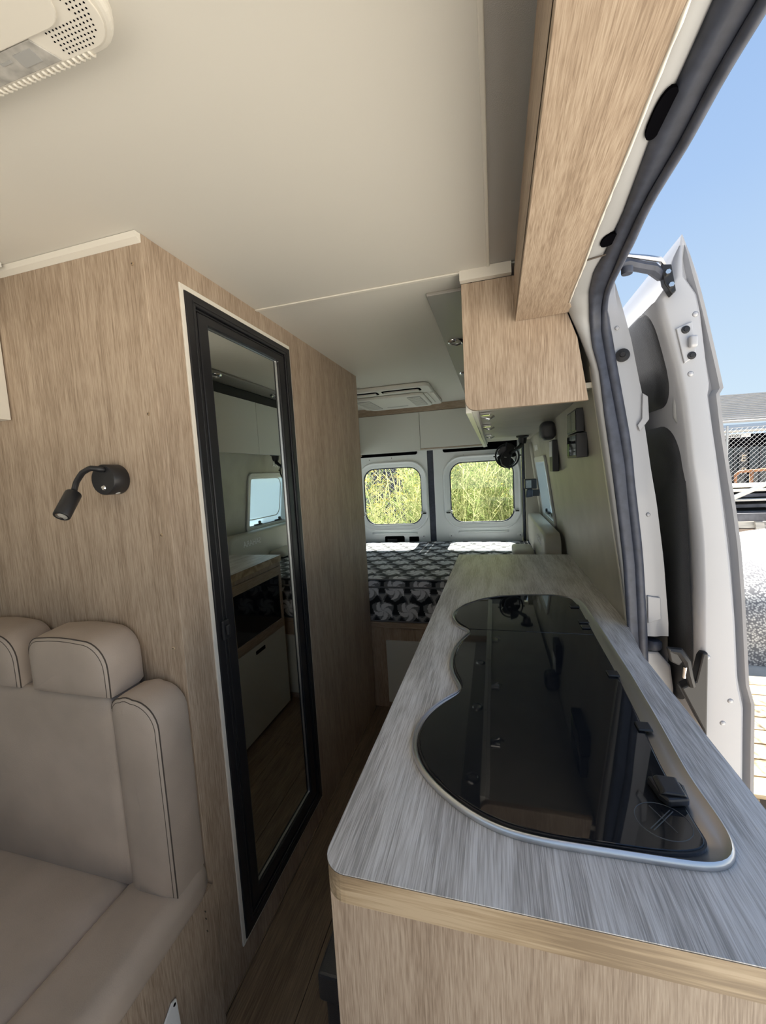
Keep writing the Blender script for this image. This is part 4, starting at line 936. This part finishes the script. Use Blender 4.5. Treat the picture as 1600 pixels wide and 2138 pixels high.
for _ in range(700):
    x = rg.uniform(-.9, 1.6); y = rg.uniform(4.25, 6.0)
    stem(x, y, rg.uniform(1.6, 2.5), 24, rg.random() < .05)
for _ in range(190):
    x = rg.uniform(-3.2, -.85); y = rg.uniform(4.25, 6.2); tall = rg.random() < .33
    stem(x, y, rg.uniform(1.75, 2.25) if tall else rg.uniform(1.0, 1.6), 22, tall)
mb = MB(); mb.v = [tuple(p) for p in V]; mb.f = F
wd3 = obj('weeds', mb, mleaf, None)
at = wd3.data.color_attributes.new('tone', 'FLOAT_COLOR', 'POINT'); at.data.foreach_set('color', np.hstack([np.array(K), np.ones((len(K), 1))]).astype(np.float32).ravel())
tag(wd3, 'tall flowering green weeds growing behind the rear windows', 'weeds', kind='stuff')
mgal = mat('galvanised_wire', (.42, .43, .44), .45, metal=.6)
def fence(name, lab, P0, P1, z1, cell, wire, post_gap):
    P0 = Vector(P0); P1 = Vector(P1); L = (P1 - P0).length; u = (P1 - P0) / L; H = z1 - GZ - .05
    t = thing(name, lab, 'fence', (P0.x, P0.y, GZ))
    mb = MB(); up = Vector((0, 0, 1)); z0 = GZ + .05
    s_ = -H
    while s_ < L:
        for sg in (1, -1):
            a0, a1 = max(0, s_), min(L, s_ + H)
            if a1 > a0:
                za, zb = (a0 - s_, a1 - s_) if sg > 0 else (H - (a0 - s_), H - (a1 - s_))
                p = P0 + u * a0 + up * (z0 + za - P0.z); q = P0 + u * a1 + up * (z0 + zb - P0.z)
                mb.tube([p, q], wire, 3, cap=False)
        s_ += cell
    o = obj('wire_mesh', mb, mgal, t); o['kind'] = 'stuff'
    for z in (z1, GZ + 1.05, GZ + .06):
        obj('rail_wire', MB().tube([P0 + up * (z - P0.z), P1 + up * (z - P0.z)], wire * 2.2, 6), mgal, t)
    k = 0.0
    while k <= L:
        p = P0 + u * k; obj('post', MB().tube([(p.x, p.y, GZ), (p.x, p.y, z1 + .05)], .025, 10), mgal, t, smooth=40); k += post_gap
fence('rear_fence', 'chain link fence behind the weeds at the back', (-6.5, 6.8, GZ), (2.4, 6.8, GZ), 1.85, .075, .0022, 2.6)
shed = thing('dark_shed', 'dark sheet-metal shed beyond the chain link fence at the back', 'shed', (-4, 13, GZ))
mdk = mat('dark_blue_cladding', (.045, .05, .06), .5)
obj('wall', B(-12, 2.2, 13, 15, GZ, 2.6), mdk, shed)
for i in range(30):
    obj('cladding_rib', B(-12 + i * .47, -11.94 + i * .47, 12.96, 12.998, GZ, 2.6), mdk, shed)
obj('roof', MB().prism([(12.8, 2.62), (14, 2.95), (15.2, 2.62)], lambda u, v, h: (h, u, v), -12.2, 2.4), mdk, shed)
dw = obj('window', B(-4.9, -4.2, 12.93, 12.955, .55, 1.15), mat('pale_blue_window', (.35, .42, .52), .2), shed)
# ---- right: building, fence, timber, big bag
bl = thing('station_building', 'long low building with grey corrugated roof beyond the fence on the right', 'building', (8.5, 15, GZ))
mrf = mat('grey_metal_roof', (.46, .44, .41), .55); mwl = mat('dark_wall', (.055, .055, .06), .6); mfa = mat('blue_grey_fascia', (.30, .37, .46), .5)
obj('wall', B(3.5, 16, 14.2, 19, GZ, 1.93), mwl, bl)
rf = obj('roof', MB().add([(3.2, 13.9, 2.36), (16.3, 13.9, 2.18), (16.3, 17.6, 3.35), (3.2, 17.6, 3.55), (3.2, 13.9, 2.30), (16.3, 13.9, 2.12), (16.3, 17.6, 3.29), (3.2, 17.6, 3.49)], [(0, 1, 2, 3), (7, 6, 5, 4), (0, 4, 5, 1), (1, 5, 6, 2), (2, 6, 7, 3), (3, 7, 4, 0)]), mrf, bl)
for k in range(15):
    f_ = (k + .5) / 15; y = 13.9 + 3.7 * f_
    obj('roof_rib', MB().tube([(3.2, y, 2.375 + 1.19 * f_), (16.3, y, 2.195 + 1.17 * f_)], .028, 6), mrf, rf)
obj('fascia', B(3.3, 16.2, 13.86, 13.92, 2.06, 2.20), mfa, bl, bevel=.01)
obj('gutter', MB().tube([(3.3, 13.86, 2.02), (16.2, 13.86, 2.02)], .045, 8), M['cream'], bl, smooth=True)
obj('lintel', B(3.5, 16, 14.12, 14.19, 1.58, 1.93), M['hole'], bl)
sg = obj('sign_board', B(6.33, 7.05, 14.05, 14.115, 1.84, 1.95), M['white'], bl)
word('STATION', .10, (6.40, 14.045, 1.858), (1, 0, 0), (0, 0, 1), sg, 'sign_lettering', M['black'], .002)
mwin = mat('dark_shop_glass', (.05, .06, .065), .08)
for i in range(9):
    x = 5.2 + i * .62
    wn = obj('window', B(x, x + .50, 14.10, 14.19, .45, 1.56), mwin, bl)
    obj('mullion', B(x + .235, x + .265, 14.07, 14.0995, .45, 1.56), mwl, wn)
wp = obj('wall_poster', B(6.78, 6.98, 14.04, 14.069, .72, 1.42), mat('dark_poster', (.05, .05, .05), .5), bl)
for i, ch in enumerate('ER'[:2]):
    word(ch, .26, (6.81, 14.035, 1.16 - .36 * i), (1, 0, 0), (0, 0, 1), wp, 'poster_letter', mat('cream_letter', (.75, .6, .42), .6), .002)
fence('side_fence', 'chain link fence in front of the low building on the right', (3.0, 11.6, GZ), (11.0, 11.9, GZ), 2.0, .105, .0035, 2.4)
hoop = thing('rust_rail', 'orange hooped metal rail standing behind the right-hand fence', 'rail', (6.0, 12.5, GZ))
mor = mat('orange_rusty_paint', (.50, .22, .09), .6)
obj('hoop', MB().tube([(6.02, 12.6, GZ), (6.02, 12.6, .78)] + [(6.16 - .14 * math.cos(t), 12.6, .78 + .14 * math.sin(t)) for t in np.linspace(.2, 1.571, 6)] + [(6.5, 12.6, .93), (6.9, 12.6, .96)], .035, 8), mor, hoop, smooth=True)
obj('upright', MB().tube([(6.36, 12.6, GZ), (6.36, 12.6, .93)], .04, 8), mor, hoop, smooth=True)
mgrv = mat('mixed_rubble', (.42, .33, .25), .9, var=.5, vscale=20)
mb = MB()
for _ in range(330):
    x, y = rg.uniform(4.4, 8.0), rg.uniform(10.9, 11.4); r = rg.uniform(.04, .12)
    mb.lathe([(0, r * 1.3), (r, r * .7), (r * .9, 0)], (x, y, GZ + rg.uniform(0, .75)), (rg.gauss(0, .4), rg.gauss(0, .4), 1), 5)
tag(obj('rubble', mb, mgrv, None), 'heap of reddish rubble at the foot of the right-hand fence', 'rubble', kind='stuff')
mwb = bpy.data.materials.new('white_woven_sheet'); mwb.use_nodes = True
_n = mwb.node_tree.nodes; _l = mwb.node_tree.links; _b = _n['Principled BSDF']; _b.inputs['Roughness'].default_value = .7
_tc = _n.new('ShaderNodeTexCoord'); _vo = _n.new('ShaderNodeTexVoronoi'); _vo.inputs['Scale'].default_value = 55; _r = _n.new('ShaderNodeValToRGB')
_r.color_ramp.elements[0].position = .25; _r.color_ramp.elements[0].color = (.62, .62, .60, 1); _r.color_ramp.elements[1].position = .62; _r.color_ramp.elements[1].color = (.16, .16, .17, 1)
_l.new(_tc.outputs['Object'], _vo.inputs['Vector']); _l.new(_vo.outputs['Distance'], _r.inputs[0]); _l.new(_r.outputs[0], _b.inputs['Base Color'])
pf = [(4.30, GZ + .001), (4.27, -.30), (4.33, -.08), (4.50, .10), (4.80, .30), (5.15, .47), (5.45, .50), (5.6, .40), (5.65, 0), (5.65, GZ + .001)]
mb = MB(); rws = []
for i, x in enumerate(np.linspace(1.75, 4.2, 16)):
    k = math.sin(i * 1.3) * .02; en = .75 if i in (0, 15) else 1
    rws.append([(float(x), y + k, GZ + .001 + (z - GZ) * en * (1 + .03 * math.sin(i * 2.1))) for y, z in pf])
mb.loft(rws); mb.add(rws[0], [tuple(range(len(pf)))]); mb.add(rws[-1], [tuple(range(len(pf)))])
bgt = tag(obj('bulk_bag', mb, mwb, None, smooth=50), 'large white woven sheet-covered heap outside beyond the sliding door', 'bag')
def board(name, x0, x1, y0, y1, z0, z1, m_, par, rot=0.0):
    cx, cy = (x0 + x1) / 2, (y0 + y1) / 2; mb = B(x0, x1, y0, y1, z0, z1); c_, s_ = math.cos(rot), math.sin(rot)
    mb.v = [(cx + (p[0] - cx) * c_ - (p[1] - cy) * s_, cy + (p[0] - cx) * s_ + (p[1] - cy) * c_, p[2]) for p in mb.v]
    return obj(name, mb, m_, par, bevel=.004)
mtan = wood('tan_timber', (.26, .19, .11), (.40, .31, .19), (.52, .42, .27), axis='X', fine=60, figure=1.2)
mgry = wood('weathered_timber', (.22, .21, .20), (.34, .33, .31), (.46, .44, .41), axis='X', fine=60, figure=1.0)
mdkt = mat('dark_timber', (.10, .10, .115), .7, var=.3, vscale=8)
tp = thing('tan_pallet', 'pallet of tan sawn boards lying on the ground outside past the door', 'pallet', (1.9, 3.1, GZ))
for i in range(9):
    board('plank', 1.15, 2.75, 2.42 + .155 * i, 2.42 + .155 * i + .145, -.445, -.42, mtan, tp)
for x in (1.2, 1.9, 2.6):
    board('bearer', x, x + .1, 2.42, 3.80, GZ + .001, -.4455, mtan, tp)
gp = thing('grey_pallet_stack', 'weathered grey pallet boards standing behind the white heap', 'pallet', (4.3, 7.6, GZ))
board('plank', 3.2, 5.2, 7.46, 7.50, .335, .455, mdkt, gp)
board('plank', 3.2, 5.2, 7.48, 7.51, .225, .325, mgry, gp)
board('plank', 3.2, 5.2, 7.48, 7.51, -.06, .215, mat('brown_panel', (.27, .21, .17), .8, var=.2, vscale=9), gp)
board('plank', 3.2, 5.2, 7.48, 7.51, -.54, -.07, mgry, gp)
obj('upright', MB().prism([(3.82, .33), (3.93, .33), (4.06, -.5), (3.93, -.5)], XZ, 7.435, 7.4795), mgry, gp, bevel=.004)
board('deck', 3.2, 5.2, 7.515, 8.4, .30, .33, mgry, gp)
board('block', 3.3, 5.1, 7.6, 8.3, GZ + .001, .299, mdkt, gp)
wl_ = thing('timber_stack', 'pale timber lengths stacked on the grey pallets outside', 'timber', (4.3, 8.9, GZ))
for i, (z, dy, m_) in enumerate(((.30, 0, mdkt), (.42, .05, mdkt), (.54, .0, M['cream']), (.60, .12, mdkt), (.70, .1, M['cream']), (.76, .35, M['cream']))):
    board('length', 3.3, 6.2, 8.55 + dy, 9.3 + dy, z, z + (.035 if m_ is M['cream'] else .06), m_, wl_)
board('bearer', 3.5, 3.7, 8.6, 9.4, GZ + .001, .299, mdkt, wl_); board('bearer', 5.6, 5.8, 8.6, 9.4, GZ + .001, .299, mdkt, wl_)
pb = tag(obj('leaning_beam', MB().tube([(3.75, 8.42, .50), (4.75, 8.44, .97)], .04, 4), M['cream'], None), 'pale square beam leaning up against the timber stack', 'beam')
